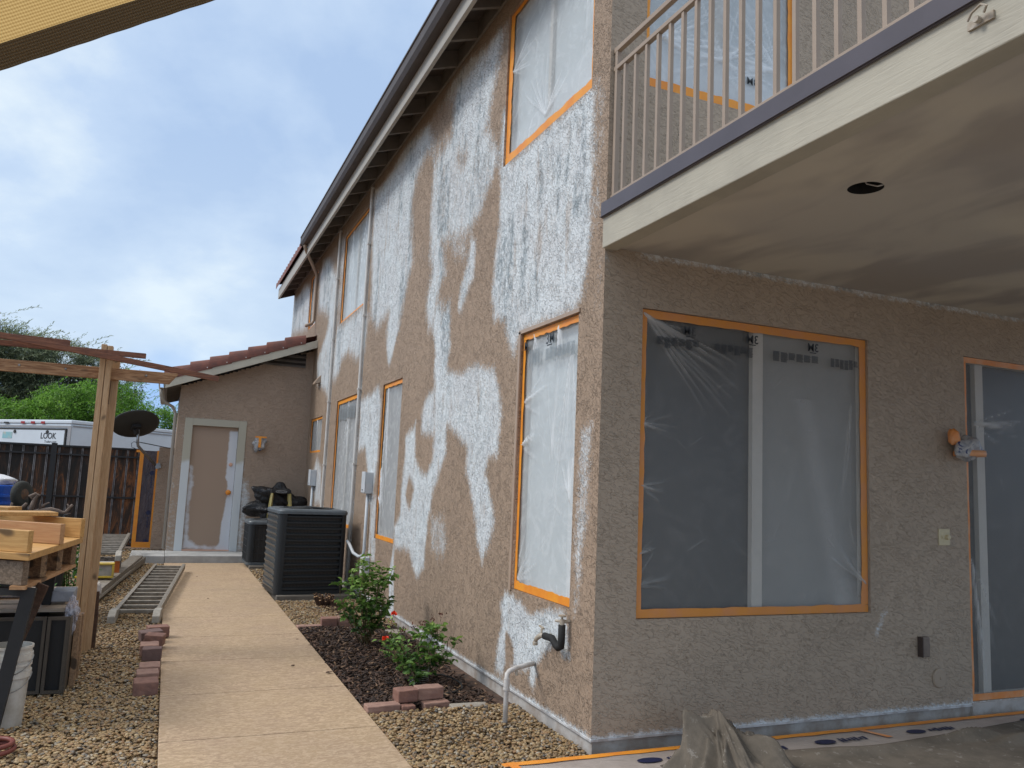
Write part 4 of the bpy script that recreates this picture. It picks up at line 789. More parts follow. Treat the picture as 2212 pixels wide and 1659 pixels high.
# ------------------------------------------------------------ air conditioners
def ac(name, label, x, y, rot, w, d, h, nsl, front='flat', z0=.05):
    t = thing(name, label, 'air conditioner', (0, 0, 0), 'air conditioners beside the walkway'); r = .07
    def rr(x0, x1, y0, y1, r_, n_=5):
        p = []
        for cx_, cy_, a0 in ((x1-r_, y1-r_, 0), (x0+r_, y1-r_, 90), (x0+r_, y0+r_, 180), (x1-r_, y0+r_, 270)):
            for k_ in range(n_+1): a = math.radians(a0+90*k_/n_); p.append((cx_+r_*math.cos(a), cy_+r_*math.sin(a)))
        return p
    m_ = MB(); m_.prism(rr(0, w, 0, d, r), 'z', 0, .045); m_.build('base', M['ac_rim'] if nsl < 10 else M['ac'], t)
    m_ = MB(); m_.prism(rr(.035, w-.035, .035, d-.035, r), 'z', .045, h-.05); m_.build('coil', M['coil'], t)
    for cx_, cy_ in ((0, 0), (w, 0), (0, d), (w, d)):
        q = rr(0, w, 0, d, r); pw = .105 if cx_ == 0 and cy_ == 0 else .07; sx = 1 if cx_ == 0 else -1; sy = 1 if cy_ == 0 else -1
        m_ = MB(); k_ = 6; arc = [(cx_+sx*(r-r*math.sin(a)), cy_+sy*(r-r*math.cos(a))) for a in [math.pi/2*i/k_ for i in range(k_+1)]]
        outl = [(cx_+sx*pw, cy_)]+arc+[(cx_, cy_+sy*pw), (cx_+sx*.03, cy_+sy*pw), (cx_+sx*.03, cy_+sy*.03), (cx_+sx*pw, cy_+sy*.03)]
        m_.prism(outl, 'z', .045, h-.05); m_.build('corner_post', M['ac'], t)
    zs = np.linspace(.075, h-.085, nsl)
    if front == 'flat':
        m_ = MB()
        for z in zs: m_.prism([(.004, z-.016), (.004, z+.004), (.03, z+.020), (.034, z+.016)], 'x', .10, w-.065)
        m_.build('louver_panel', M['ac'], t)
        m_ = MB()
        for z in zs: m_.prism([(d-.004, z-.016), (d-.004, z+.004), (d-.03, z+.020), (d-.034, z+.016)], 'x', .065, w-.065)
        m_.build('louver_panel', M['ac'], t)
        m_ = MB(); m_.prism([(.06, .045), (.06, h-.05), (d-.06, h-.05), (d-.06, .045)], 'x', .004, .012)
        for z in zs: m_.add([(.002, .075, z-.028), (-.016, .10, z+.004), (-.016, d-.10, z+.004), (.002, d-.075, z-.028), (.002, .075, z+.014), (.002, d-.075, z+.014)], [(0, 1, 2, 3), (1, 4, 5, 2), (0, 4, 1), (3, 2, 5)])
        m_.build('louver_panel', M['ac_side'], t)
        m_ = MB(); m_.prism([(.06, .045), (.06, h-.05), (d-.06, h-.05), (d-.06, .045)], 'x', w-.012, w-.004); m_.build('side_panel', M['ac'], t)
    else:
        m_ = MB(); 
        for z in zs: m_.tube([(r, -.003, z), (w-r, -.003, z)], .004, 6); m_.tube([(-.003, r, z), (-.003, d-r, z)], .004, 6)
        for i in range(24): xx = .08+(w-.16)*i/23; m_.tube([(xx, -.002, .06), (xx, -.002, h-.06)], .0022, 4, False); yy = .08+(d-.16)*i/23; m_.tube([(-.002, yy, .06), (-.002, yy, h-.06)], .0022, 4, False)
        m_.build('wire_guard', M['ac'], t)
    m_ = MB(); a = rr(-.012, w+.012, -.012, d+.012, r+.01); b_ = rr(.06, w-.06, .06, d-.06, r); n_ = len(a); vs = [(p[0], p[1], h-.055) for p in a]+[(p[0], p[1], h-.02) for p in a]+[(p[0]*.97+w*.015, p[1]*.97+d*.015, h) for p in a]+[(p[0], p[1], h+.012) for p in b_]
    fs = []
    for L_ in range(3):
        for i in range(n_): j = (i+1) % n_; fs.append((L_*n_+i, L_*n_+j, (L_+1)*n_+j, (L_+1)*n_+i))
    c_ = (w/2, d/2); R0 = min(w, d)*.40; k_ = len(vs); vs += [(c_[0]+R0*(p[0]-c_[0])/math.hypot(p[0]-c_[0], p[1]-c_[1]), c_[1]+R0*(p[1]-c_[1])/math.hypot(p[0]-c_[0], p[1]-c_[1]), h+.005) for p in b_]
    for i in range(n_): j = (i+1) % n_; fs.append((3*n_+i, 3*n_+j, k_+j, k_+i))
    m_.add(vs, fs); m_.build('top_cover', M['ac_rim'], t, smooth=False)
    m_ = MB(); m_.lathe((c_[0], c_[1], h-.16), [(R0, 0), (R0, .001)], 32); m_.build('fan_well', M['black'], t)
    m_ = MB()
    for rr_ in np.linspace(.06, R0+.012, 9):
        zz_ = h+.03-.022*(rr_/R0)**2; pts = [(c_[0]+rr_*math.cos(a_), c_[1]+rr_*math.sin(a_), zz_) for a_ in np.linspace(0, 2*math.pi, 33)]; m_.tube(pts, .003, 5, False)
    for a_ in np.linspace(0, 2*math.pi, 9)[:-1]: m_.tube([(c_[0]+.03*math.cos(a_), c_[1]+.03*math.sin(a_), h+.034), (c_[0]+(R0+.02)*math.cos(a_), c_[1]+(R0+.02)*math.sin(a_), h+.012)], .004, 5)
    m_.lathe((c_[0], c_[1], h+.022), [(.07, 0), (.07, .012), (.03, .018)], 20); m_.build('fan_grille', M['ac'], t)
    t.location = (x, y, z0); t.rotation_euler = (0, 0, R(rot)); return t
def coilmat():
    m, n, l, b = newmat('coil_fins'); nt = m.node_tree; P = objco(nt); wv = n.new('ShaderNodeTexWave'); wv.inputs['Scale'].default_value = 34; l.new(P, wv.inputs[0]); wv.wave_type = 'BANDS'; wv.bands_direction = 'DIAGONAL'
    mp = n.new('ShaderNodeMapping'); l.new(P, mp.inputs[0]); mp.inputs['Scale'].default_value = (1, 1, 0); l.new(mp.outputs[0], wv.inputs[0]); l.new(mix(nt, wv.outputs[0], (.008, .008, .008), (.05, .045, .04)), b.inputs['Base Color']); b.inputs['Roughness'].default_value = .7; return m
M['coil'] = coilmat(); M['ac_side'] = plain('charcoal_side_metal', (.04, .05, .056), .3, .1, 4)
ac('air_conditioner', 'larger charcoal air conditioner with wide louvers, nearer the camera beside the walkway', 1.43, 11.18, 3.5, .92, .92, 1.11, 13, z0=.03)
ac('air_conditioner', 'smaller dark air conditioner with a wire guard, tucked behind the larger one', 1.375, 14.62, 1, .74, .74, .74, 6, 'wire')
pd = MB(); pd.box(1.46, 2.5, 11.10, 12.3, -.06, .028); pd.box(1.42, 2.3, 14.5, 15.44, -.06, .045); tag(pd.build('equipment_pad', plain('dusty_pad', (.17, .15, .125), .9, .1, 6), bevel=.01), kind='structure')

# ------------------------------------------------------------ stepladder and black plastic in the corner
t = thing('stepladder', 'yellow fibreglass stepladder with black top leaning in the corner behind the air conditioners', 'stepladder', (2.0, 15.8, 0))
M['ladder_y'] = plain('yellow_fibreglass', (.50, .40, .13), .5, .1, 9, col2=(.38, .32, .15)); Y1 = 15.72
m_ = MB(); m_.box(1.82, 2.18, Y1-.09, Y1+.13, 1.25, 1.32); m_.build('top_cap', M['darksteel'], t, bevel=.012)
m_ = MB(); M['capmark'] = plain('cap_mark', (.45, .45, .45), .5, 0, 5); pts = [(2.0+.10*math.cos(a), Y1-.0925, 1.285+.022*math.sin(a)) for a in np.linspace(0, 6.283, 25)]; m_.tube(pts, .0035, 5, False); m_.tube([(1.93, Y1-.0925, 1.285), (1.97, Y1-.0925, 1.292), (2.02, Y1-.0925, 1.279), (2.07, Y1-.0925, 1.288)], .003, 5); m_.build('cap_emblem', M['capmark'], t)
for s_, nm in ((-1, 'side_rail'), (1, 'side_rail')):
    m_ = MB(); m_.bar((2.0+s_*.15, Y1-.05, 1.26), (2.0+s_*.27, Y1-.30, .02), .028, .07); m_.build('side_rail', M['ladder_y'], t)
    m_ = MB(); m_.bar((2.0+s_*.15, Y1+.09, 1.26), (2.0+s_*.24, Y1+.50, .02), .024, .05); m_.build('rear_rail', M['ladder_y'], t)
for i in range(4):
    f_ = .24+.22*i; z_ = 1.26-1.24*f_; hw = .15+.12*f_; yy = Y1-.05-.25*f_; m_ = MB(); m_.box(2-hw, 2+hw, yy-.04, yy+.04, z_-.015, z_); m_.build('step', M['pvc'], t)
def lumpy(name, c, s, mat, amp=.16, seed=1, freq=3.0, sub=5, parent=None, zmin=None, spikes=()):
    rg = np.random.default_rng(seed); V, F = ico(sub); d = rg.normal(size=(22, 3)); d /= np.linalg.norm(d, axis=1)[:, None]; f_ = rg.uniform(freq*.5, freq*3, 22); ph = rg.uniform(0, 6.28, 22); r_ = np.ones(len(V))
    for k_ in range(22): r_ += amp/(1+f_[k_]/freq)*(1-2*np.abs(np.sin(f_[k_]*(V@d[k_])+ph[k_])))
    for (dx, dy, dz, L_, w_) in spikes:
        q = np.array([dx, dy, dz]); q = q/np.linalg.norm(q); r_ += L_*np.exp(-((1-V@q)/w_))
    V = V*r_[:, None]*np.array(s)+np.array(c)
    if zmin is not None: V[:, 2] = np.maximum(V[:, 2], zmin)
    return npmesh(name, V, F, mat, parent, smooth=True)
def bagm():
    m, n, l, b = newmat('black_plastic'); nt = m.node_tree; P = objco(nt); b.inputs['Base Color'].default_value = (.010, .010, .012, 1); b.inputs['Roughness'].default_value = .28; bump(nt, b, noise(nt, 9, 5, .6, 1.8, vec=P), .9, .03); return m
M['bag'] = bagm()
t = thing('covered_object', 'x', 'covered object', (2.05, 16.1, .12)); lumpy('plastic_cover', (2.02, 16.05, 1.03), (.64, .28, .40), M['bag'], .10, 4, 3.0, spikes=((-1, -.2, -.1, .16, .03), (-.75, -.3, .75, .16, .008), (.8, -.3, .6, .10, .02)), parent=t)
m_ = MB(); m_.box(1.75, 2.42, 15.95, 16.3, .13, .95); m_.build('body', M['bag'], t, bevel=.02)
tag(t, 'dark bulky thing under crumpled black plastic in the corner by the tiled wing', 'covered object')

# ------------------------------------------------------------ bricks
M['brick'] = plain('paver_brick', (.26, .135, .10), .8, .1, 10, bumps=.5, bscale=70, col2=(.19, .10, .08))
M['brick2'] = plain('paver_brick_pale', (.33, .20, .155), .8, .1, 10, bumps=.5, bscale=70, col2=(.25, .145, .115)); M['brick3'] = plain('paver_brick_dark', (.16, .10, .09), .8, .1, 10, bumps=.5, bscale=70)
M['stone'] = plain('grey_paver', (.33, .30, .25), .85, .1, 9, bumps=.6, bscale=50, col2=(.25, .22, .19))
def brick(label, x, y, z, sx, sy, sz, rot=0, tilt=0, mat='brick', group=None, rx=0):
    bm = bmesh.new(); bmesh.ops.create_cube(bm, size=1); bmesh.ops.scale(bm, vec=(sx, sy, sz), verts=bm.verts); bmesh.ops.subdivide_edges(bm, edges=bm.edges, cuts=3, use_grid_fill=True)
    for v_ in bm.verts: v_.co += Vector((random.gauss(0, 1), random.gauss(0, 1), random.gauss(0, 1)))*.0012
    bmesh.ops.translate(bm, vec=(0, 0, sz/2), verts=bm.verts); me = bpy.data.meshes.new('brick'); bm.to_mesh(me); bm.free(); o = link('brick', me, M[mat]); o.location = (x, y, z); o.rotation_euler = (R(rx), R(tilt), R(rot))
    b_ = o.modifiers.new('bevel', 'BEVEL'); b_.width = .007; b_.segments = 2; b_.limit_method = 'ANGLE'; b_.angle_limit = R(50); return tag(o, label, 'brick', group)
G1 = 'loose bricks in a row along the left edge of the walkway'; zb = -.02
for a in [('nearest brick of the row left of the walkway, lying low and askew', -.005, 6.62, zb, .165, .17, .10, 3, 0, 'brick'),
          ('second brick from the near end of the row, pushed against the nearest one', .0, 6.90, zb, .155, .17, .10, 2, 0, 'brick2'),
          ('third brick from the near end of the row, low behind the pair', .01, 7.20, zb, .155, .20, .085, 0, 0, 'brick2'),
          ('dark faced brick raised on the middle of the row, with a pale top', .02, 7.55, zb+.045, .15, .12, .10, -3, 0, 'brick3'),
          ('fifth brick of the row, square topped and pale pink', -.005, 7.86, zb+.03, .15, .19, .09, 1, 0, 'brick2'),
          ('tilted brick of the row with an angled end showing its dark side', .03, 8.15, zb+.045, .16, .16, .10, -10, 4, 'brick'),
          ('wedge ended brick near the far end of the row', .0, 8.42, zb+.04, .19, .15, .09, 12, -4, 'brick3'),
          ('farthest brick of the row, touching the walkway', .055, 8.66, zb+.03, .19, .15, .10, 10, 0, 'brick')]: brick(a[0], *a[1:10], group=G1)
G2 = 'bricks edging the near end of the flower bed'
brick('pink brick lying at the walkway edge at the near end of the flower bed', 1.535, 5.76, -.03, .24, .11, .065, 3, 0, 'brick2', G2)
brick('rough fronted brick stacked on the near bed edging, left of the longer one', 1.715, 5.82, .03, .15, .12, .085, 6, 0, 'brick', G2)
brick('smooth longer brick stacked on the near bed edging', 1.90, 5.86, .028, .20, .11, .085, 4, 0, 'brick2', G2)
brick('lower brick half buried under the two stacked ones', 1.71, 5.745, -.045, .10, .10, .07, 2, 0, 'brick', G2)
brick('lower brick at the right foot of the stacked pair', 1.93, 5.79, -.04, .20, .11, .065, 5, 0, 'brick2', G2)
brick('flat grey paver lying between the near edging bricks and the house', 2.16, 5.69, -.035, .28, .11, .045, -4, 0, 'stone')['category'] = 'paver'
G3 = 'bricks edging the far end of the flower bed'
brick('low pink brick at the walkway edge at the far end of the flower bed', 1.54, 8.98, -.035, .26, .11, .055, 4, 0, 'brick2', G3)
brick('chipped brick standing on the far bed edging, left one of the pair', 1.755, 9.02, -.02, .17, .13, .11, -4, 0, 'brick', G3)
brick('right one of the raised pair on the far bed edging, partly behind the rose bush', 1.96, 9.06, -.02, .21, .12, .11, 2, 0, 'brick2', G3)
brick('grey paver between the rose bushes and the wall foot', 2.36, 8.5, -.03, .15, .22, .05, 10, 0, 'stone')['category'] = 'paver'
# ------------------------------------------------------------ plants in the bed
def leaves(name, P, D, L, wd, mat, parent, fold=.25, rnd=None):
    """P base points, D unit directions, L lengths: folded pointed leaves"""
    n = len(P); up = np.tile([0, 0, 1.0], (n, 1))+rng.normal(0, .45, (n, 3)); S = np.cross(D, up); S /= np.linalg.norm(S, axis=1)[:, None]+1e-9; Nn = np.cross(S, D)
    L = L[:, None]; w_ = L*wd; droop = -Nn*L*.12
    pts = [P, P+D*L*.3+S*w_*.5+Nn*w_*fold, P+D*L*.7+S*w_*.42+Nn*w_*fold+droop*.5, P+D*L+droop, P+D*L*.7-S*w_*.42+Nn*w_*fold+droop*.5, P+D*L*.3-S*w_*.5+Nn*w_*fold, P+D*L*.5+droop*.2]
    V = np.stack(pts, 1).reshape(-1, 3); k = (np.arange(n)*7)[:, None, None]; F = np.array([(0, 1, 2, 6), (6, 2, 3, 3), (0, 6, 4, 5), (6, 3, 4, 4)])
    F = np.array([(0, 1, 6), (1, 2, 6), (2, 3, 6), (3, 4, 6), (4, 5, 6), (5, 0, 6)])[None]+k; F = F.reshape(-1, 3)
    r_ = rng.random(n) if rnd is None else rnd; return npmesh(name, V, F, mat, parent, attr={'rnd': np.repeat(np.clip(r_, 0, 1), 7)})
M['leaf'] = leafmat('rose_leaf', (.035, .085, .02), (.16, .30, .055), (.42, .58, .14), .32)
M['stem'+'_g'] = plain('green_stem', (.10, .12, .04), .6, .15, 20, col2=(.14, .08, .04))
M['petal'] = plain('red_petal', (.85, .035, .01), .45, .05, 20, col2=(.8, .09, .02))
def rose(label, base, stems, dens, L=.045, tip=.35, seed=1, flowers=()):
    rg = np.random.default_rng(seed); t = thing('rose_bush', label, 'rose bush', base, 'rose bushes in the flower bed'); sm = MB(); P = []; D = []; Ls = []; rn = []
    zt = max(s_[2] for s_ in stems)
    for (dx, dy, dz) in stems:
        b0 = np.array(base)+[rg.normal(0, .02), rg.normal(0, .02), 0]; e = np.array(base)+[dx, dy, dz]; pts = []
        for i in range(7): f_ = i/6; pts.append(b0*(1-f_)+e*f_+np.array([dx, dy, 0])*.25*math.sin(f_*3.14)+rg.normal(0, .012, 3)*(i > 0))
        sm.tube(pts, [.006*(1-.1*i) for i in range(7)], 6)
        nb = int(dens*max(dz, .25))
        for k in range(nb):
            f_ = rg.uniform(.22, 1)**.8; i = min(int(f_*6), 5); p = pts[i]+(pts[i+1]-pts[i])*(f_*6-i); d = rg.normal(size=3); d[2] = abs(d[2])*.5+.05; d /= np.linalg.norm(d); ln = rg.uniform(.03, .12); q = p+d*ln; sm.tube([p, (p+q)/2+[0, 0, .008], q], .0016, 4)
            br = q[2]/ (base[2]+zt+.01)
            for m_ in range(5):
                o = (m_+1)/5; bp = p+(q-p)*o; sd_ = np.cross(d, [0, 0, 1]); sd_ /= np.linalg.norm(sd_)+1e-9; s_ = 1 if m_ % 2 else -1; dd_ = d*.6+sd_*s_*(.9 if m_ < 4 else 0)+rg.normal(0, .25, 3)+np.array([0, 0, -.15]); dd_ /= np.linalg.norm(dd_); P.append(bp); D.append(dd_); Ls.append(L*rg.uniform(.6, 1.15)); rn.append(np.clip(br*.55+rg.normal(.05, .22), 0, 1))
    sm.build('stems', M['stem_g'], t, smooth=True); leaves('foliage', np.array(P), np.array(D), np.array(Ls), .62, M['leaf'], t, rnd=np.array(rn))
    for c_ in flowers:
        m_ = MB(); 
        for k in range(22):
            a = rg.uniform(0, 6.28); el = rg.uniform(-.1, 1.4); d = Vector((math.cos(a)*math.cos(el), math.sin(a)*math.cos(el), math.sin(el))); s_ = d.orthogonal().normalized(); s2 = d.cross(s_); r_ = .036*rg.uniform(.8, 1.1); c = Vector(c_)
            m_.add([c, c+d*r_*.7+s_*.015, c+d*r_+s2*.004, c+d*r_*.7-s_*.015], [(0, 1, 2, 3)])
        m_.build('flower', M['petal'], t, fix=False)
        m_ = MB(); m_.tube([c_, (c_[0]-.02, c_[1]+.01, c_[2]-.10)], .002, 5); m_.build('stalk', M['stem_g'], t)
    return t
rose('tall leafy green rose bush in front of the larger air conditioner', (1.94, 8.0, -.02), [(-.30, -.05, .60), (-.18, .05, .72), (-.08, .0, .86), (-.12, -.1, .80), (.0, .05, .74), (.10, 0, .72), (.20, .05, .70), (-.22, 0, .50), (.12, -.1, .50), (-.05, -.12, .40), (.06, .1, .6), (-.15, -.12, .3), (.18, .02, .45), (.0, -.1, .28), (-.1, .1, .66), (.05, -.1, .66)], 23, .062, seed=5)
rose('low rose bush bearing two bright red flowers between the other two bushes', (2.0, 7.1, -.02), [(-.06, .1, .20), (.06, .25, .28), (-.1, -.1, .16), (.04, -.08, .12), (.0, .2, .25)], 16, .045, seed=6, flowers=((2.03, 7.4, .375), (1.83, 6.9, .25)))
rose('round leaved rose bush with dark red new shoots, nearest the camera in the bed', (2.0, 6.45, -.02), [(-.20, .05, .30), (-.12, .12, .36), (.0, .0, .38), (.10, .05, .44), (.20, .08, .48), (.26, .02, .36), (.24, -.05, .26), (-.16, -.05, .20), (.06, -.08, .28), (-.05, .05, .26), (.15, .1, .38), (.0, -.12, .15), (-.1, -.12, .14)], 26, .060, seed=7)
M['redleaf'] = leafmat('red_shoot', (.06, .02, .012), (.12, .03, .02), (.2, .06, .03), .15)
n = 70; P = np.array([(2.0+a[0], 6.45+a[1], a[2]) for a in [(-.06, .0, .42), (.02, .02, .44), (.1, .03, .47), (.2, .08, .5), (-.12, .1, .38)]])[rng.integers(0, 5, n)]+rng.normal(0, .012, (n, 3)); D = rng.normal(size=(n, 3)); D[:, 2] = np.abs(D[:, 2])+.4; D /= np.linalg.norm(D, axis=1)[:, None]
nb = [o for o in C.objects if o.name.startswith('rose_bush')][-1]; leaves('new_shoots', P, D, np.full(n, .025), .4, M['redleaf'], nb)
M['dry'] = leafmat('dry_leaf', (.12, .05, .015), (.28, .13, .04), (.45, .28, .06), .1)
# wire ring, drip hose, stump, dry leaves
m_ = MB()
for z in np.linspace(.0, .11, 8): m_.tube([(2.0+.075*math.cos(a), 6.42+.075*math.sin(a), z) for a in np.linspace(0, 6.283, 25)], .0014, 5, False)
for a in np.linspace(0, 6.283, 15)[:-1]: m_.tube([(2.0+.075*math.cos(a), 6.42+.075*math.sin(a), -.02), (2.0+.075*math.cos(a), 6.42+.075*math.sin(a), .115)], .0012, 4)
tag(m_.build('wire_cage', M['steel']), 'small cylinder of wire mesh round the foot of the nearest rose bush', 'wire cage')
m_ = MB(); m_.tube([(2.05, 6.45, .012), (2.15, 6.60, .012), (2.24, 6.58, .014), (2.29, 6.42, .016), (2.295, 6.25, .018), (2.25, 6.09, .02), (2.16, 6.02, .015), (2.05, 6.0, .01)], .007, 8); tag(m_.build('drip_hose', M['black'], smooth=True), 'thin black irrigation hose curving over the mulch near the stacked edging bricks', 'hose')
def stump(label, c, n_, s, seed):
    rg = np.random.default_rng(seed); t = thing('stump', label, 'stump', c, 'cut back stumps in the gravel'); m_ = MB(); m2 = MB()
    for i in range(n_):
        a = rg.uniform(0, 6.28); rr_ = rg.uniform(.0, .05)*s; b0 = (c[0]+rr_*math.cos(a), c[1]+rr_*math.sin(a), c[2]-.03); l_ = rg.uniform(.05, .14)*s; tip = (b0[0]+math.cos(a)*l_*.5, b0[1]+math.sin(a)*l_*.5, c[2]+l_*.9); r_ = rg.uniform(.006, .014)*s; m_.tube([b0, ((b0[0]+tip[0])/2+.005, (b0[1]+tip[1])/2, (b0[2]+tip[2])/2), tip], r_, 7); d = (Vector(tip)-Vector(b0)).normalized(); m2.tube([Vector(tip), Vector(tip)+d*.002], r_*.97, 7)
    m_.build('stems', M['stumpw'], t); m2.build('cut_faces', M['cutw'], t); return t
M['stumpw'] = plain('bark_dark', (.085, .045, .028), .9, .2, 30, bumps=.8); M['cutw'] = plain('cut_wood', (.36, .22, .11), .8, .1, 20)
stump('larger cut back plant stump with reddish cut stems in front of the air conditioner', (1.95, 10.48, -.01), 34, 1.25, 3); stump('smaller dark woody stump right beside the larger one', (2.10, 10.30, -.01), 22, .95, 4)
n = 120; P = np.stack([rng.normal(2.1, .13, n), rng.normal(10.1, .25, n), rng.uniform(.0, .02, n)], 1); D = rng.normal(size=(n, 3)); D[:, 2] *= .25; D /= np.linalg.norm(D, axis=1)[:, None]; tag(leaves('leaf_litter', P, D, rng.uniform(.03, .06, n), .5, M['stumpw'], None), 'dead brown leaves scattered on the gravel around the stumps', 'leaf litter', kind='stuff')
G = 'dry leaves lying on the walkway'
for k, (x, y, s_, lb) in enumerate([(1.365, 6.87, .05, 'largest curled dark dry leaf at the right edge of the walkway'), (1.12, 7.18, .028, 'small dark leaf left of the largest one on the walkway'), (1.32, 8.3, .022, 'tiny leaf near the right edge beside the tall rose bush'), (.62, 11.1, .025, 'tiny leaf far up the walkway near its middle'), (.56, 13.4, .025, 'farthest tiny leaf on the walkway')]):
    P = np.array([(x, y, .006)]*3); D = np.array([(1, .2, .25), (-.3, 1, .3), (-.7, -.6, .2)]); D /= np.linalg.norm(D, axis=1)[:, None]; tag(leaves('dry_leaf', P, D, np.full(3, s_*.7), .7, M['stumpw'], None), lb, 'leaf', G)
m_ = MB(); m_.tube([(1.87, 5.05, -.02), (1.875, 5.04, .07), (1.88, 5.035, .10)], .0028, 5); tag(m_.build('twig', M['stumpw']), 'thin dark stake sticking up out of the near gravel', 'stake')

# ------------------------------------------------------------ patio floor covering and drop cloths
def papermat():
    m, n, l, b = newmat('masking_paper'); nt = m.node_tree; P = n.new('ShaderNodeNewGeometry').outputs['Position']
    f = smooth(nt, noise(nt, 2.2, 4, .6, vec=P), .35, .65); l.new(mix(nt, f, (.46, .40, .36), (.36, .31, .28)), b.inputs['Base Color']); b.inputs['Roughness'].default_value = .35; bump(nt, b, noise(nt, 7, 4, .6, 1, vec=P, sc=(.6, 1.6, 1)), .7, .02); return m
M['paper'] = papermat(); M['ink'] = plain('blue_ink', (.010, .015, .065), .5, .1, 30)
def sheetgrid(name, x0, x1, y0, y1, nx, ny, hf, mat, parent=None, jag=0):
    X, Y = np.meshgrid(np.linspace(x0, x1, nx), np.linspace(y0, y1, ny), indexing='ij'); Z = hf(X, Y); V = np.stack([X, Y, Z], -1).reshape(-1, 3); I = np.arange(nx*ny).reshape(nx, ny)
    return npmesh(name, V, np.stack([I[:-1, :-1].ravel(), I[1:, :-1].ravel(), I[1:, 1:].ravel(), I[:-1, 1:].ravel()], 1), mat, parent, smooth=True)
def wob(X, Y, s, seed):
    rg = np.random.default_rng(seed); Z = 0*X
    for k in range(10): a = rg.uniform(0, 6.28); f_ = rg.uniform(3, 14)*s; Z = Z+np.sin(f_*(X*math.cos(a)+Y*math.sin(a))+rg.uniform(0, 6.28))/(1+f_/6)
    return Z
t = thing('floor_paper', 'printed masking paper taped over the patio floor along the house wall', 'masking paper', (4.5, 4.2, 0))
sheetgrid('paper', 1.94, 9, 2.9, 4.425, 200, 60, lambda X, Y: .009+.0025*wob(X, Y, 1, 3)*0.5+.002, M['paper'], t)
m_ = MB(); xs = np.linspace(1.90, 9, 80)
for i in range(79): a, b_ = xs[i], xs[i+1]; m_.add([(a, 4.40+.004*math.sin(i*1.7), .0155), (b_, 4.40+.004*math.sin((i+1)*1.7), .0155), (b_, 4.452, .0165), (a, 4.452, .0165)], [(0, 1, 2, 3)])
m_.build('tape', M['tape'], t, fix=False)
m_ = MB(); m_.add([(1.93, 4.452, .0185), (1.985, 4.452, .0185), (1.985, 3.0, .0185), (1.93, 3.0, .0185)], [(0, 1, 2, 3)]); m_.build('tape', M['tape'], t, fix=False)
m_ = MB(); m_.add([(4.55, 4.40, .0185), (4.60, 4.40, .0185), (4.68, 4.22, .0185), (4.63, 4.22, .0185)], [(0, 1, 2, 3)]); m_.build('tape', M['tape2'], t, fix=False)
random.seed(4)
for cx_, cy_ in ((2.78, 4.27), (4.12, 4.26), (4.95, 4.27), (6.1, 4.26), (2.35, 3.98), (3.45, 4.24)):
    m_ = MB(); z = .0175; n_ = 20; m_.add([(cx_+.085*math.cos(6.283*i/n_), cy_+.04*math.sin(6.283*i/n_), z) for i in range(n_)], [tuple(range(n_))])
    x = cx_+.12
    for k in range(7): w_ = random.uniform(.02, .04); h_ = random.uniform(.015, .035); m_.add([(x, cy_-h_, z), (x+w_*.75, cy_-h_, z), (x+w_, cy_+h_, z), (x+w_*.2, cy_+h_, z)], [(0, 1, 2, 3)]); x += w_*1.05
    m_.build('print', M['ink'], t, fix=False)
def clothmat():
    m, n, l, b = newmat('canvas_cloth'); nt = m.node_tree; P = n.new('ShaderNodeNewGeometry').outputs['Position']
    f = smooth(nt, noise(nt, 3, 6, .7, vec=P), .35, .65); col = mix(nt, f, (.165, .138, .108), (.105, .088, .068)); col = mix(nt, mathn(nt, 'MULTIPLY', smooth(nt, noise(nt, 17, 5, .7, vec=P), .58, .66), .35), col, (.42, .39, .35)); l.new(col, b.inputs['Base Color']); b.inputs['Roughness'].default_value = .9; bump(nt, b, noise(nt, 28, 5, .7, 1.5, vec=P), .45, .006); return m
M['cloth'] = clothmat()
# a heap of canvas: one folded sheet bunched up to a peak
def heap():
    n = 150; U, V_ = np.meshgrid(np.linspace(-1, 1, n), np.linspace(-1, 1, n), indexing='ij'); r_ = np.sqrt(U**2+V_**2); th = np.arctan2(V_, U)
    rg = np.random.default_rng(21); fold = 0*U
    for k_, a_ in ((5, .5), (8, .36), (13, .24), (21, .14), (34, .06)): fold += a_*(1-2*np.abs(np.sin(k_*.5*th+rg.uniform(0, 6)+r_*rg.uniform(-2.5, 2.5))))
    fold = fold*np.clip(r_/.4, .12, 1)
    prof = np.exp(-(r_/.52)**2.2); h_ = .24*prof*(1+.5*fold)+.10*np.exp(-(r_/.95)**6)*(1+.7*fold)
    h_ += .14*np.exp(-(((U+.05)/.16)**2+((V_-.05)/.35)**2)); h_ += .14*np.exp(-(((U-.55)/.20)**2+((V_+.1)/.3)**2)); h_ += .22*np.exp(-(((U+.50)/.24)**2+((V_)/.35)**2))
    h_ += .016*wob(U, V_, 2.2, 8)*(r_ < 1)+.02*np.abs(np.sin(11*U+4*V_+2*np.sin(5*V_)))*(r_ < 1)+.045*np.abs(np.sin(5*U-2*V_+1.5*np.sin(4*U+1)))*np.exp(-(r_/.8)**2)+.03*np.abs(np.sin(9*U+6*V_+1.2*np.sin(7*V_)))*np.exp(-(r_/.8)**2)
    cr_ = r_*(1+.16*fold); X = 3.17+.38*U*(1+.15*fold)*np.clip(cr_/np.maximum(r_, .01), .7, 1.3)+.05*h_; Y = 3.98+.36*V_*(1+.15*fold)+.35*h_
    Z = .018+.50*np.maximum(h_, 0)*np.clip((1.12-r_)/.25, .02, 1); V = np.stack([X, Y, Z], -1).reshape(-1, 3); I = np.arange(n*n).reshape(n, n)
    F = np.stack([I[:-1, :-1].ravel(), I[1:, :-1].ravel(), I[1:, 1:].ravel(), I[:-1, 1:].ravel()], 1); Rc = r_.ravel()[F].max(1); return V, F[Rc < 1.12]
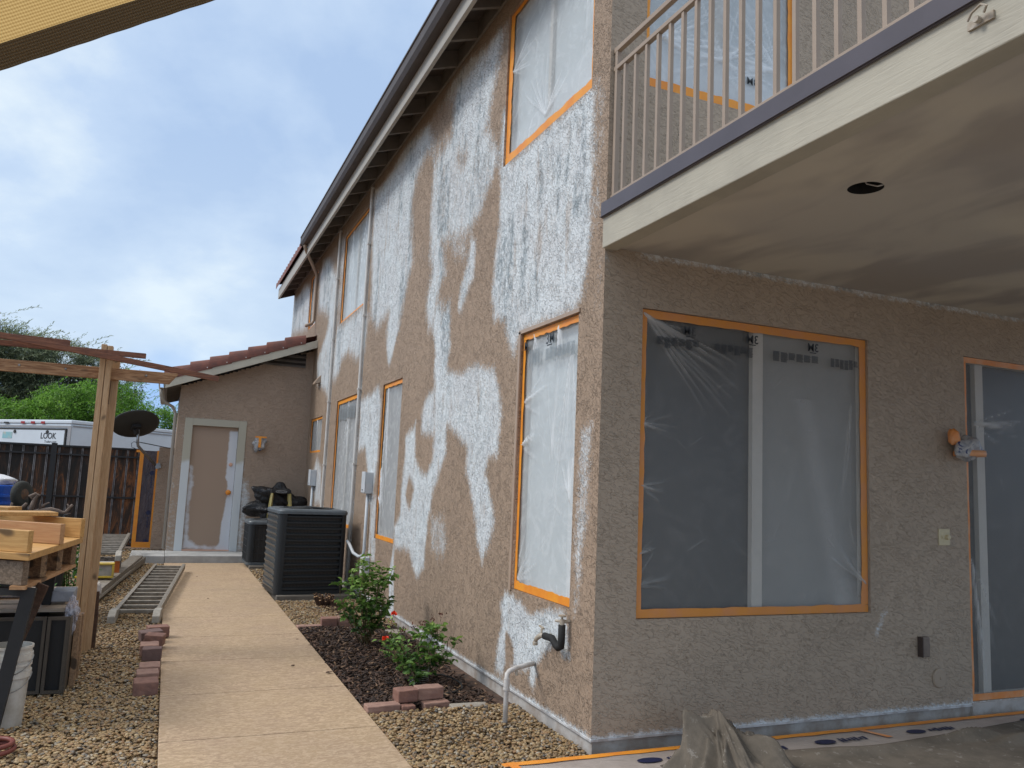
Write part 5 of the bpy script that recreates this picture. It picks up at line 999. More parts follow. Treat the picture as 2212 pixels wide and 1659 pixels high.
V, F = heap(); o = npmesh('drop_cloth', V, F, M['cloth'], smooth=True); sdm = o.modifiers.new('thick', 'SOLIDIFY'); sdm.thickness = .004; tag(o, 'bunched heap of dirty grey brown canvas on the patio by the house corner', 'drop cloth', 'canvas drop cloths on the patio')
def flat_h(X, Y):
    d = np.clip((Y-(4.20-.05*np.sin(X*3)))/.05, 0, 1); Z = .021+.012*(1+wob(X, Y, .8, 5)*.35)+.035*np.exp(-((Y-4.02-.03*np.sin(4*X))/.06)**2)*np.clip((X-3.6)/.4, 0, 1)*np.clip((5-X)/.6, 0, 1)
    Z += .085*np.exp(-((X-5.15)/.22)**2-((Y-3.98+.25*(X-5.15))/.05)**2)+.06*np.exp(-((X-5.5)/.3)**2-((Y-3.85)/.05)**2); return np.maximum(Z, .020)
def flatcloth():
    nx, ny = 170, 90; S, T = np.meshgrid(np.linspace(0, 1, nx), np.linspace(0, 1, ny), indexing='ij'); X = 3.45+4.6*S; far = 4.12+.06*np.sin(X*2.3)+.05*np.clip((X-4.2), 0, 1)-.0*X; Y = 2.9+(far-2.9)*T; Z = flat_h(X, Y)
    V = np.stack([X, Y, Z], -1).reshape(-1, 3); I = np.arange(nx*ny).reshape(nx, ny); return V, np.stack([I[:-1, :-1].ravel(), I[1:, :-1].ravel(), I[1:, 1:].ravel(), I[:-1, 1:].ravel()], 1)
V, F = flatcloth(); o = npmesh('drop_cloth', V, F, M['cloth'], smooth=True); sdm = o.modifiers.new('thick', 'SOLIDIFY'); sdm.thickness = .003; tag(o, 'flat grey canvas spread over the patio floor with a turned back corner', 'drop cloth', 'canvas drop cloths on the patio')

# ------------------------------------------------------------ left side: ladders on the gravel
def ladder(name, label, p0, ang, L, w, z, nr, group, rise=0, feet=True, d=.075):
    t = thing(name, label, 'ladder', (0, 0, 0), group)
    for s_ in (-1, 1):
        m_ = MB(); x = s_*w/2; m_.box(x-.014, x+.014, 0, L, 0, d); m_.box(x-s_*.03 if s_ > 0 else x, x if s_ > 0 else x+.03, 0, L, d-.012, d+.002); m_.build('side_rail', M['alu'], t)
        if feet: m_ = MB(); m_.prism([(-.24, -.03), (-.24, .045), (-.14, d+.02), (.06, d+.01), (.02, 0), (-.1, -.03)], 'x', x-.038, x+.038); m_.build('foot', M['alu2'], t, bevel=.008)
    for i in range(nr):
        y = .12+(L-.24)*i/(nr-1); m_ = MB(); m_.box(-w/2+.012, w/2-.012, y-.026, y+.03, d*.5-.016, d*.5+.022); m_.build('rung', M['alu'], t, bevel=.006)
    t.location = (p0[0], p0[1], z); t.rotation_euler = (R(rise), 0, R(ang)); return t
M['alu2'] = plain('scuffed_foot', (.40, .37, .32), .6, .12, 12, bumps=.3, bscale=30)
GL = 'aluminium ladders on the gravel'
ladder('extension_ladder', 'aluminium ladder lying flat on the gravel beside the walkway with its feet towards the camera', (-.165, 9.75), -4.5, 4.35, .43, .02, 14, GL, .4)
ladder('extension_ladder', 'shorter aluminium ladder lying on top of the dusty stack by the fence', (-.74, 12.7), 0, 3.4, .46, .36, 12, GL, .3)
t = thing('scaffold_plank', 'aluminium plank resting on the gravel under the stacked ladder', 'plank', (-.65, 11.3, 0)); m_ = MB(); m_.bar((-.70, 10.9, .085), (-.33, 15.2, .085), .17, .12); m_.build('deck', M['alu'], t); m_ = MB(); m_.bar((-.615, 10.9, .055), (-.235, 15.2, .055), .012, .03); m_.build('side_beam', M['alu2'], t)
m_ = MB(); m_.bar((-.50, 12.9, .06), (-.25, 15.35, .06), .10, .10); tag(m_.build('scaffold_plank', M['alu']), 'second aluminium plank beside the dusty stack, farther along', 'plank')
M['yellow'] = plain('yellow_paint', (.66, .45, .02), .5, .06, 9, col2=(.5, .36, .08)); M['dustbox'] = plain('dusty_rubble', (.20, .17, .14), .9, .3, 22, bumps=1, bscale=30, col2=(.06, .05, .045)); M['orangep'] = plain('orange_plastic', (.55, .14, .02), .6, .1, 9)
t = thing('plank_box', 'yellow framed end of a plank sticking out past the wooden post', 'plank', (-.72, 12.0, .16)); m_ = MB(); m_.box(-.98, -.52, 11.9, 12.02, .17, .195); m_.box(-.98, -.52, 11.9, 12.02, .335, .36); m_.box(-.545, -.52, 11.9, 12.02, .195, .335); m_.build('end_frame', M['yellow'], t, bevel=.006); m_ = MB(); m_.box(-1.0, -.546, 11.925, 12.4, .196, .334); m_.build('core', M['alu2'], t)
t = thing('storage_crate', 'dusty crate full of grimy parts under the stacked ladder', 'crate', (-.75, 12.9, .1)); 
m_ = MB(); m_.box(-1.05, -.50, 12.75, 13.5, .08, .12); m_.box(-1.05, -.50, 12.75, 12.78, .12, .36); m_.box(-.53, -.50, 12.78, 13.5, .12, .36); m_.build('body', M['dustbox'], t, bevel=.01)
for x in (-.52, -.97): m_ = MB(); m_.box(x-.03, x+.03, 12.72, 12.748, .12, .34); m_.build('bracket', M['orangep'], t)

# ------------------------------------------------------------ pergola and its slats
M['post'] = wood('pergola_post_wood', (.52, .35, .20), (.43, .27, .14), 'z'); M['beamw'] = wood('pergola_beam_wood', (.46, .28, .15), (.24, .12, .055), 'x'); M['slat'] = wood('stained_slat_wood', (.23, .09, .045), (.12, .045, .025), 'x', knots=False)
t = thing('pergola', 'half built timber pergola of doubled posts carrying a beam beside the walkway', 'pergola', (-.58, 8.15, 0))
for (x0, x1, ya, yb, zt) in ((-.638, -.592, 8.06, 8.15, 2.70), (-.588, -.542, 8.06, 8.15, 2.69), (-.562, -.484, 8.203, 8.295, 2.62), (-.638, -.592, 8.205, 8.295, 2.62)):
    m_ = MB(); m_.box(x0, x1, ya, yb, -.06, zt); m_.build('post', M['post'], t, bevel=.004)
m_ = MB(); m_.prism([(-3.6, 2.395), (-.05, 2.395), (.02, 2.49), (.02, 2.50), (-3.6, 2.50)], 'y', 8.155, 8.20); bm1 = m_.build('beam', M['beamw'], t, bevel=.003)
for x in (-1.27, -.91, -.25): m_ = MB(); m_.lathe((x, 8.153, 2.455), [(.011, 0), (.009, .006), (.004, .008)], 8, (0, -1, 0)); m_.build('bolt', M['steel'], bm1)
m_ = MB(); m_.box(-.585, -.54, 8.155, 8.2, 2.17, 2.385); m_.build('spacer_block', M['stumpw'], t); 
for x0 in (-1.75, -2.9): m_ = MB(); m_.box(x0-.02, x0+.02, 7.5, 9.2, 2.502, 2.62); m_.build('joist', M['post'], t, bevel=.003)
for x0 in (-3.3,): m_ = MB(); m_.box(x0-.05, x0+.05, 8.06, 8.15, -.06, 2.7); m_.build('post', M['post'], t, bevel=.004)
GSL = 'dark stained slats laid over the pergola'
def slat_(label, a, b, w=.04, h=.05):
    m_ = MB(); m_.bar(a, b, w, h); tag(m_.build('wooden_slat', M['slat'], bevel=.002), label, 'wooden slat', GSL)
slat_('uppermost dark slat that stops short of the pergola post', (-3.4, 8.5, 2.78), (-.90, 8.15, 2.69), .04, .052)
slat_('dark slat passing in front of the pergola post top and ending just beyond it', (-3.4, 8.30, 2.665), (-.265, 7.99, 2.615), .04, .046)
slat_('longest dark slat sloping down past the beam tip towards the tiled wing', (-3.2, 7.95, 2.90), (.37, 7.92, 2.455), .04, .048)

# ------------------------------------------------------------ lumber, pallet, cabinet and buckets
M['pine'] = wood('fresh_pine', (.58, .34, .12), (.46, .25, .08), 'x', scale=.6, rot=37); M['pine2'] = wood('pink_pine', (.50, .29, .14), (.42, .22, .10), 'x', scale=.6, rot=37); M['oldw'] = wood('weathered_board', (.24, .175, .12), (.12, .085, .055), 'x')
M['palw'] = wood('pallet_wood', (.30, .19, .10), (.15, .09, .05), 'x')
GLU = 'pine boards stacked on the pallet'; zb = 1.05
dv = Vector((-.80, .60, 0)); nv = Vector((.60, .80, 0))
def board(label, tip, L, w, h, z, mat='pine', dirv=dv, group=GLU, tilt=0):
    a = Vector((tip[0], tip[1], z+h/2)); b_ = a+dirv*L; b_.z += tilt; m_ = MB(); m_.bar(b_, a, w, h); return tag(m_.build('pine_board', M[mat], bevel=.003), label, 'pine board', group)
board('board standing on edge nearest the camera on the pallet', (-.745, 5.90), 1.6, .04, .135, zb)
p2o = board('pinkish board on edge with a faint stamp, second on the pallet', (-.635, 6.53), 1.9, .042, .14, zb, 'pine2')
board('board standing on edge farthest from the camera on the pallet', (-.56, 7.15), 1.9, .042, .145, zb)
m_ = MB(); m_.add([(-.86, 7.18, 1.205), (-.70, 7.32, 1.205)], []); 
board('wide split board lying flat across the boards on edge', (-.79, 7.35), 2.0, .24, .03, 1.205, dirv=Vector((-.93, -.36, 0)))
board('second flat board behind the split one at the left edge', (-1.10, 7.65), 1.6, .22, .03, 1.22, dirv=Vector((-.95, .3, 0)))
t = thing('base_plank', 'long flat pine plank under the boards on edge', 'plank', (-.7, 6.5, 1.0)); m_ = MB()
m_.add([(-.735, 5.83, zb-.045), (-.555, 7.22, zb-.045), (-1.0, 7.6, zb-.045), (-1.5, 6.4, zb-.045), (-.735, 5.83, zb-.002), (-.555, 7.22, zb-.002), (-1.0, 7.6, zb-.002), (-1.5, 6.4, zb-.002)], [(0,3,2,1),(4,5,6,7),(0,1,5,4),(1,2,6,5),(2,3,7,6),(3,0,4,7)]); m_.build('board', M['pine'], t, bevel=.003)
t = thing('pallet', 'weathered wooden pallet carrying the pine boards', 'pallet', (-.8, 6.4, .85)); e0 = Vector((-.755, 5.88, 0)); ev = Vector((.16, 1.30, 0))
def pb(a, b_, z0, z1, w, mat='palw', nm='board'):
    m_ = MB(); A = Vector(a); B = Vector(b_); m_.bar((A.x, A.y, (z0+z1)/2), (B.x, B.y, (z0+z1)/2), w, z1-z0); m_.build(nm, M[mat], t)
for i in range(4):
    p = e0+ev*(i/3*.95)+Vector((-.0, .03, 0)); q = p+dv*1.2; pb(p+nv*.0, q, .85, .995, .05, 'palw' if i else 'oldw', 'stringer')
pb(e0+Vector((-.03, 0, 0)), e0+ev+Vector((-.03, 0, 0)), .825, .847, .09, 'pine2'); pb(e0+Vector((-.35, .2, 0)), e0+ev+Vector((-.35, .2, 0)), .825, .847, .09)
tb = thing('workbench', 'dark steel bench frame with a slanted near leg holding the pallet', 'workbench', (-.8, 6.0, 0))
m_ = MB(); m_.bar((-.725, 5.95, .83), (-.83, 5.85, .0), .075, .075); m_.build('leg', M['darksteel'], tb); m_ = MB(); m_.bar((-.67, 6.1, .83), (-.79, 6.15, .45), .02, .07); m_.build('brace', M['stumpw'], tb)
m_ = MB(); m_.bar((-.72, 7.0, .83), (-.78, 7.1, .0), .06, .06); m_.build('leg', M['darksteel'], tb); m_ = MB(); m_.bar((-1.9, 6.5, .80), (-.73, 5.95, .80), .05, .045); m_.build('frame', M['darksteel'], tb)
for x in (-1.75,): m_ = MB(); m_.bar((x, 6.4, .80), (x-.05, 6.4, .0), .06, .06); m_.build('leg', M['darksteel'], tb)
# dark cabinet with boards on top
t = thing('screen_cabinet', 'low cabinet of dark framed screen panels under the plastic wrapped boards', 'cabinet', (-.9, 6.7, 0)); M['cabf'] = plain('cabinet_frame', (.085, .068, .05), .6, .1, 8); M['cabp'] = plain('dark_panel', (.012, .012, .012), .5, .1, 8)
m_ = MB(); m_.box(-1.75, -.56, 6.72, 7.25, .0, .50); m_.build('body', M['cabp'], t)
for x0, x1, x2, y_ in ((-.682, -.545, 0, 6.69), (-1.1, -.69, 0, 6.70), (-1.6, -1.12, 0, 6.70)):
    m_ = MB(); m_.box(x0, x0+.022, y_-.005, y_+.018, 0, .525); m_.box(x1-.022, x1, y_-.005, y_+.018, 0, .525); m_.box(x0, x1, y_-.006, y_+.017, .505, .527); m_.box(x0, x1, y_-.006, y_+.017, 0, .02); m_.build('frame', M['cabf'], t)
m_ = MB(); m_.box(-.545, -.535, 6.69, 7.2, 0, .52); m_.build('side', M['cabf'], t)
M['cream2'] = wood('pale_boards', (.50, .42, .33), (.36, .27, .19), 'x', knots=False)
GB = 'pale boards on the dark cabinet'
for k, (y, z, x1, lb) in enumerate([(6.95, .535, -.60, 'pale board lowest on the dark cabinet'), (7.15, .545, -.62, 'pale board second on the dark cabinet'), (7.4, .60, -.63, 'pale board highest and farthest on the dark cabinet'), (7.75, .56, -.60, 'pale board at the back of the cabinet near the plants')]):
    m_ = MB(); m_.box(-2.2, x1, y-.09, y+.09, z, z+.03); tag(m_.build('pale_board', M['cream2'], bevel=.002), lb, 'board', GB)
m_ = MB(); m_.box(-1.6, -.60, 7.3, 7.85, .0, .52); M['stack'] = wood('stacked_timber', (.40, .25, .14), (.22, .13, .07), 'y'); tag(m_.build('timber_stack', M['stack'], bevel=.004), 'squared timber pile standing behind the dark cabinet', 'timber')
for k, y in enumerate((6.95, 7.2)):
    m_ = MB(); m_.box(-.53, -.49, y-.04, y+.05, -.02, .50-.03*k); tag(m_.build('timber_offcut', M['stack'], bevel=.003), ('nearer' if k == 0 else 'farther')+' upright timber offcut against the cabinet side', 'timber', 'timber offcuts against the cabinet')
M['greyblk'] = plain('grey_foam_block', (.30, .32, .36), .7, .1, 14, bumps=.4); m_ = MB(); m_.box(-.71, -.56, 7.0, 7.25, .585, .665); tag(m_.build('grey_block', M['greyblk'], bevel=.008), 'grey block lying on the pale boards beside the plastic bag', 'block')
t = lumpy('plastic_wrapping', (-.55, 6.86, .53), (.055, .10, .14), M['film_bag'] if 'film_bag' in M else None, .10, 9, 3.5, 4, spikes=((.3, -.2, -1, .3, .05),)); 
def bagclear():
    m, n, l, b = newmat('clear_bag'); nt = m.node_tree; P = objco(nt); w_ = smooth(nt, noise(nt, 18, 5, .6, 1.5, vec=P, sc=(1, 1, .4)), .4, .7, .25, .75); b.inputs['Base Color'].default_value = (.6, .6, .68, 1); b.inputs['Roughness'].default_value = .2; l.new(w_, b.inputs['Alpha']); bump(nt, b, noise(nt, 25, 4, .6, 1.5, vec=P), .8, .01); return m
t.data.materials.append(bagclear()); tag(t, 'clear plastic bag bunched over the ends of the pale boards', 'plastic bag')
GBK = 'white buckets behind the slanted leg'; M['bucket'] = plain('white_bucket', (.62, .60, .55), .45, .06, 5, col2=(.40, .36, .30))
def bucket(label, z, r0=.115, x=-.795, y=6.02):
    t = thing('bucket', label, 'bucket', (x, y, z), GBK); m_ = MB(); m_.lathe((x, y, z), [(r0*.86, 0), (r0*.97, .30), (r0*1.06, .30), (r0*1.06, .34), (r0*.99, .34), (r0*.99, .37), (r0*1.05, .37), (r0*1.05, .385), (r0*.95, .385), (r0*.93, .30), (r0*.8, .02)], 32); m_.build('body', M['bucket'], t, smooth=False)
    m_ = MB(); m_.tube([(x+r0*1.08*math.cos(a), y-r0*1.08*math.sin(a), z+.32-.10*math.sin(a)) for a in np.linspace(0, 3.14159, 20)], .0035, 6); m_.build('handle', M['steel'], t); return t
bucket('white plastic bucket standing on the gravel, the lower of the nested pair', -.02); bucket('white plastic bucket nested in the lower one, with the visible rim', .085)
m_ = MB(); c = (-.76, 5.42, .02)
for k in range(2): m_.tube([(c[0]+(.11-.01*k)*math.cos(a), c[1]+(.11-.01*k)*math.sin(a), .02+.03*k) for a in np.linspace(0, 6.283, 33)], .014, 8, False)
M['hose'] = plain('red_hose', (.22, .06, .045), .5, .1, 9); tag(m_.build('garden_hose', M['hose'], smooth=True), 'coil of dull red hose on the gravel in the near left corner', 'hose')
m_ = MB(); m_.tube([(-.485, 8.33, -.03), (-.48, 8.33, .25), (-.487, 8.34, .48)], [.03, .026, .024], 8); tag(m_.build('dark_stake', M['stumpw']), 'short dark stake right behind the pergola post', 'stake')
t = lumpy('plastic_knot', (-.475, 8.36, .50), (.03, .03, .09), M['pvc'], .12, 12, 3, 3); tag(t, 'white plastic rag tied to the dark stake', 'rag')

# plants behind the pergola, in a low bed with rocks
M['leaf2'] = leafmat('garden_leaf', (.03, .09, .015), (.07, .20, .03), (.16, .36, .07), .25)
def bushy(name, label, cat, c, s, n, L, mat, group=None, wd=.5):
    t = thing(name, label, cat, (c[0], c[1], 0), group); d = rng.normal(size=(n, 3)); d /= np.linalg.norm(d, axis=1)[:, None]; rr_ = rng.uniform(.3, 1, n)**.6; P = np.array(c)+d*rr_[:, None]*np.array(s)*(1+.3*np.sin(d[:, :1]*7+d[:, 2:]*5)); D = d+rng.normal(0, .6, (n, 3)); D /= np.linalg.norm(D, axis=1)[:, None]
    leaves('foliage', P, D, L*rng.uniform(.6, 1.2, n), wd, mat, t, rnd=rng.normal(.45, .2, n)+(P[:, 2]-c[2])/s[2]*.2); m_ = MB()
    for k in range(6): a = rng.uniform(0, 6.28); m_.tube([(c[0]+.03*math.cos(a), c[1]+.03*math.sin(a), 0), (c[0]+s[0]*.6*math.cos(a), c[1]+s[1]*.6*math.sin(a), c[2]+s[2]*.3)], .006, 5)
    m_.build('stems', M['stem_g'], t); return t
bushy('garden_plant', 'taller bright green plant seen under the pallet, next to the pergola post', 'plant', (-.82, 9.8, .40), (.19, .3, .36), 900, .05, M['leaf2'], 'green plants behind the pergola')
bushy('garden_plant', 'lower spreading green plant left of the taller one behind the pallet', 'plant', (-1.08, 9.3, .22), (.20, .25, .18), 600, .055, M['leaf2'], 'green plants behind the pergola')
bushy('garden_plant', 'patch of dull green plant at the left edge behind the pale boards', 'plant', (-1.6, 9.6, .22), (.35, .3, .2), 700, .05, M['leaf2'], 'green plants behind the pergola')
ORD = ('first', 'second', 'third', 'fourth', 'fifth', 'sixth', 'seventh')
for k in range(7):
    V, F = ico(3); s_ = rng.uniform(.05, .09); V = V*(1+.12*np.sin(3*V[:, :1]+2*V[:, 1:2]+k))*np.array([s_*1.4, s_, s_*.8])+np.array([-1.32+.11*k, 8.9+.05*math.sin(k*2), .03]); tag(npmesh('garden_rock', V, F, M['stone'], smooth=True), 'rounded grey rock, %s from the left in the row edging the planted bed' % ORD[k], 'rock', 'rocks edging the planted bed')
m_ = MB(); m_.box(-2.6, -1.15, 9.0, 9.2, -.05, .18); m_.box(-1.6, -1.595, 8.998, 9.0, .0, .18); tag(m_.build('block_edging', M['stone'], bevel=.008), 'grey block kerb at the left behind the boards', 'kerb')

# wheelbarrow turned over with blue tub and driftwood
M['blue'] = plain('blue_plastic', (.015, .10, .50), .4, .08, 5); M['whitebag'] = plain('white_sack', (.66, .68, .72), .7, .05, 6, bumps=.4, bscale=12); M['tyre'] = plain('tyre_rubber', (.03, .033, .03), .8, .1, 12, bumps=.5); M['drift'] = plain('driftwood', (.22, .17, .14), .85, .2, 12, bumps=.6, bscale=40, col2=(.12, .09, .075)); M['rusty'] = plain('rusty_steel', (.14, .075, .04), .8, .2, 20, col2=(.06, .045, .04))
t = thing('wheelbarrow', 'upturned wheelbarrow with its rubber wheel in the air behind the lumber', 'wheelbarrow', (-1.6, 10, .5)); wc = Vector((-1.385, 9.95, 1.275)); axv = (.85, -.5, .1)
m_ = MB(); m_.lathe(wc, [(.095, -.035), (.125, -.038), (.14, -.02), (.145, 0), (.14, .02), (.125, .038), (.095, .035)], 28, axv); m_.build('tyre', M['tyre'], t, smooth=True)
m_ = MB(); m_.lathe(wc, [(.02, -.04), (.095, -.03), (.095, .03), (.02, .04)], 24, axv); m_.build('rim', M['rusty'], t)
m_ = MB(); m_.bar((-1.30, 9.9, 1.28), (-1.25, 9.95, .95), .03, .03); m_.bar((-1.48, 10.0, 1.25), (-1.42, 10.05, .95), .03, .03); m_.bar((-1.9, 10.2, 1.06), (-1.15, 9.85, 1.04), .035, .035); m_.bar((-2.0, 10.3, .96), (-.95, 9.9, 1.0), .03, .03); m_.build('frame', M['darksteel'], t)
m_ = MB(); m_.prism([(9.8, .0), (10.3, .0), (10.42, .98), (9.75, .98)], 'x', -1.95, -1.1); m_.build('tray', M['cabp'], t)
m_ = MB(); m_.bar((-1.12, 10.0, 1.09), (-.93, 9.9, 1.07), .03, .012); m_.bar((-1.12, 9.7, 1.0), (-.98, 9.75, 1.04), .02, .06); m_.build('tray_rim', M['darksteel'], t)
t = thing('blue_tub', 'blue plastic tub half hidden behind the upturned wheel at the left edge', 'tub', (-1.72, 10.4, .9)); m_ = MB(); m_.lathe((-1.78, 10.5, 1.05), [(.22, 0), (.255, .10), (.27, .10), (.27, .125), (.262, .13), (.272, .18), (.285, .18), (.285, .205), (.27, .21), (.28, .30), (.25, .31)], 28); m_.build('body', M['blue'], t)
m_ = MB(); m_.box(-2.1, -1.4, 10.2, 10.8, .0, 1.05); tag(m_.build('dark_crate', M['cabp']), 'dark crate under the blue tub', 'crate')
t = lumpy('white_sack', (-1.76, 10.5, 1.395), (.27, .24, .095), M['whitebag'], .05, 15, 2, 4); tag(t, 'white sack heaped on the blue tub', 'sack')
m_ = MB()
def br(pts, r0, r1): n_ = len(pts); m_.tube(pts, [r0+(r1-r0)*i/(n_-1) for i in range(n_)], 8)
br([(-1.38, 9.6, 1.07), (-1.25, 9.58, 1.10), (-1.15, 9.55, 1.125), (-1.06, 9.55, 1.145), (-.99, 9.55, 1.13), (-.95, 9.55, 1.115), (-.92, 9.55, 1.12), (-.89, 9.55, 1.17), (-.865, 9.55, 1.20)], .032, .012)
br([(-1.17, 9.56, 1.12), (-1.15, 9.55, 1.17), (-1.10, 9.54, 1.205), (-1.075, 9.54, 1.215)], .016, .006); br([(-1.155, 9.55, 1.15), (-1.16, 9.54, 1.20), (-1.155, 9.54, 1.24)], .012, .006); br([(-.905, 9.55, 1.15), (-.90, 9.55, 1.185), (-.915, 9.55, 1.205)], .012, .007); br([(-.95, 9.55, 1.115), (-.90, 9.54, 1.105), (-.875, 9.54, 1.11)], .010, .005)
br([(-1.38, 9.6, 1.07), (-1.36, 9.58, 1.12), (-1.31, 9.56, 1.16), (-1.28, 9.55, 1.20)], .028, .014); br([(-1.38, 9.6, 1.07), (-1.42, 9.58, 1.12), (-1.41, 9.56, 1.20)], .024, .012); br([(-1.26, 9.58, 1.08), (-1.23, 9.55, 1.17), (-1.21, 9.55, 1.25), (-1.19, 9.55, 1.29), (-1.17, 9.55, 1.28)], .026, .016); br([(-1.23, 9.55, 1.25), (-1.26, 9.55, 1.27), (-1.20, 9.55, 1.30)], .014, .02)
tag(m_.build('driftwood_branch', M['drift'], smooth=True), 'gnarled grey driftwood branch lying behind the lumber', 'branch')
m_ = MB(); m_.box(-1.45, -.88, 9.45, 9.7, -.05, 1.06); M['cabp2'] = M['cabp']; tag(m_.build('dark_bin', M['cabp'], bevel=.02), 'dark bin under the driftwood branch', 'bin')

# ------------------------------------------------------------ fence, taped panel, pillar
t = thing('fence', 'dark weathered plank fence in a black iron frame across the end of the yard', 'fence', (-2.5, 18.2, 0)); YFn = 18.22
def fencewood():
    m, n, l, b = newmat('fence_wood'); nt = m.node_tree; P = n.new('ShaderNodeNewGeometry').outputs['Position']; at = n.new('ShaderNodeObjectInfo')
    v_ = mathn(nt, 'ADD', noise(nt, 2.2, 6, .72, 1.0, vec=P, sc=(2.5, 1, .55)), mathn(nt, 'MULTIPLY', mathn(nt, 'SUBTRACT', at.outputs['Random'], .5), .16)); r_ = n.new('ShaderNodeValToRGB'); l.new(v_, r_.inputs[0]); e = r_.color_ramp.elements; e[0].position = .40; e[0].color = (.012, .010, .009, 1); e[1].position = .61; e[1].color = (.20, .075, .025, 1); e.new(.52).color = (.045, .024, .015, 1)
    l.new(r_.outputs[0], b.inputs['Base Color']); b.inputs['Roughness'].default_value = .8; bump(nt, b, noise(nt, 30, 4, .6, vec=P, sc=(6, 1, .6)), .5, .006); return m
M['fence'] = fencewood(); M['iron'] = plain('black_iron', (.012, .012, .013), .45, .1, 9); M['picket'] = plain('picket_edge', (.27, .26, .27), .5, .15, 9, col2=(.12, .11, .11))
sp = .205
for i in range(22):
    x = -.55-sp*i; m_ = MB(); m_.box(x-sp+.012, x-.012, YFn, YFn+.02, .06, 1.96); m_.build('plank', M['fence'], t)
    for dx in (-.011, .011): m_ = MB(); m_.box(x+dx-.0055, x+dx+.0055, YFn-.012, YFn-.001, .10, 1.955); m_.build('picket', M['picket'], t)
m_ = MB(); 
for z in (1.985, 1.82, 1.0, .17): m_.box(-5.1, -.50, YFn-.045, YFn-.014, z-.016, z+.016)
m_.build('rail', M['iron'], t)
for x in (-2.07, -4.2): m_ = MB(); m_.box(x-.05, x+.05, YFn-.075, YFn-.047, 0, 2.03); m_.build('post', M['iron'], t)
m_ = MB(); m_.box(-5.1, -.5, YFn+.03, YFn+.06, .03, 1.97); m_.build('backing', M['cabp'], t)
t = thing('masked_gate_post', 'narrow panel wrapped in printed plastic and orange tape at the right end of the fence', 'masked panel', (-.35, 18.2, 0))
def pm():
    m, n, l, b = newmat('purple_plastic'); nt = m.node_tree; P = n.new('ShaderNodeNewGeometry').outputs['Position']; l.new(mix(nt, smooth(nt, noise(nt, 6, 5, .6, vec=P, sc=(1, 1, .4)), .35, .65), (.10, .075, .08), (.05, .04, .055)), b.inputs['Base Color']); b.inputs['Roughness'].default_value = .25; bump(nt, b, noise(nt, 14, 4, .6, 1, vec=P, sc=(2, 1, .4)), .7, .02); return m
m_ = MB(); m_.box(-.50, -.185, YFn-.05, YFn, .02, 1.97); m_.build('sheet', pm(), t); m_ = MB(); m_.box(-.53, -.455, YFn-.06, YFn-.051, .02, 1.95); m_.box(-.21, -.165, YFn-.06, YFn-.051, .02, 1.98); m_.box(-.455, -.21, YFn-.06, YFn-.051, .02, .13); m_.box(-.60, -.455, YFn-.062, YFn-.0605, 1.93, 1.98); m_.build('tape', M['tape'], t)
for zc in (1.52, .72, .14):
    m_ = MB(); m_.lathe((-.27, YFn-.0515, zc), [(.045, 0), (.045, .001)], 16, (0, -1, 0)); 
    if zc > .3:
        for q in range(5): m_.box(-.285+(q % 2)*.006, -.258, YFn-.053, YFn-.0515, zc-.12-.045*q, zc-.09-.045*q)
    m_.build('print', M['ink'], t)
t = thing('stub_wall', 'short stucco wall end beside the wing with primer along its edge', 'wall', (-.03, 18.1, 0)); wallgrid('face', -.175, .11, 0, 2.05, [], .03, lambda u, d, z: (u, 17.95+d, z), M['stucco_far'], t, lambda x, z: np.clip(1-np.abs(x-.10)/.035, 0, 1)*.9*(z < 1.9)); m_ = MB(); m_.box(-.175, .11, 17.951, 18.25, 0, 2.049); m_.build('body', M['stucco_plain'], t)

# satellite dish on its arm
t = thing('satellite_dish', 'dark satellite dish on a bent grey mast fixed to the stub wall', 'satellite dish', (-.2, 17.9, 1.7)); nd = Vector((-.18, .62, .77)).normalized(); cd = Vector((-.645, 17.55, 2.465)); q = Vector((0, 0, 1)).rotation_difference(nd)
V = []; F = []; nr_, na = 10, 40
for i in range(nr_+1):
    r_ = .42*i/nr_
    for k in range(na): a = 2*math.pi*k/na; p = q @ Vector((r_*math.cos(a)*1.04, r_*math.sin(a)*.95, .32*r_*r_-.05)); V.append(tuple(cd+p))
for i in range(nr_):
    for k in range(na): k2 = (k+1) % na; F.append((i*na+k, i*na+k2, (i+1)*na+k2, (i+1)*na+k))
M['dish'] = plain('dish_back', (.035, .037, .036), .55, .08, 4); o = npmesh('reflector', V, F, M['dish'], t, smooth=True); sdm = o.modifiers.new('thick', 'SOLIDIFY'); sdm.thickness = .012
m_ = MB(); m_.bar(cd-nd*.06, cd-nd*.13, .16, .14); m_.bar(cd-nd*.10+Vector((0, -.02, -.02)), (-.60, 17.5, 2.28), .07, .09); m_.build('bracket', M['darksteel'], t)
m_ = MB(); m_.tube([(-.585, 17.5, 2.36), (-.575, 17.52, 2.12), (-.56, 17.54, 2.04), (-.20, 17.93, 1.66)], .028, 10); m_.build('mast', M['steel'], t, smooth=True); m_ = MB(); m_.bar((-.19, 17.90, 1.72), (-.155, 17.9, 1.62), .03, .10); m_.build('foot_plate', M['steel'], t)
m_ = MB(); m_.tube([(-.57, 17.52, 2.12), (.03, 17.7, 2.03)], .009, 6); m_.build('stay_rod', M['darksteel'], t); m_ = MB(); m_.tube([(-.58, 17.48, 2.10), (-.64, 17.47, 2.12), (-.68, 17.47, 2.08), (-.67, 17.47, 2.01), (-.60, 17.5, 1.985)], .006, 6); m_.build('cable', M['black'], t, smooth=True)

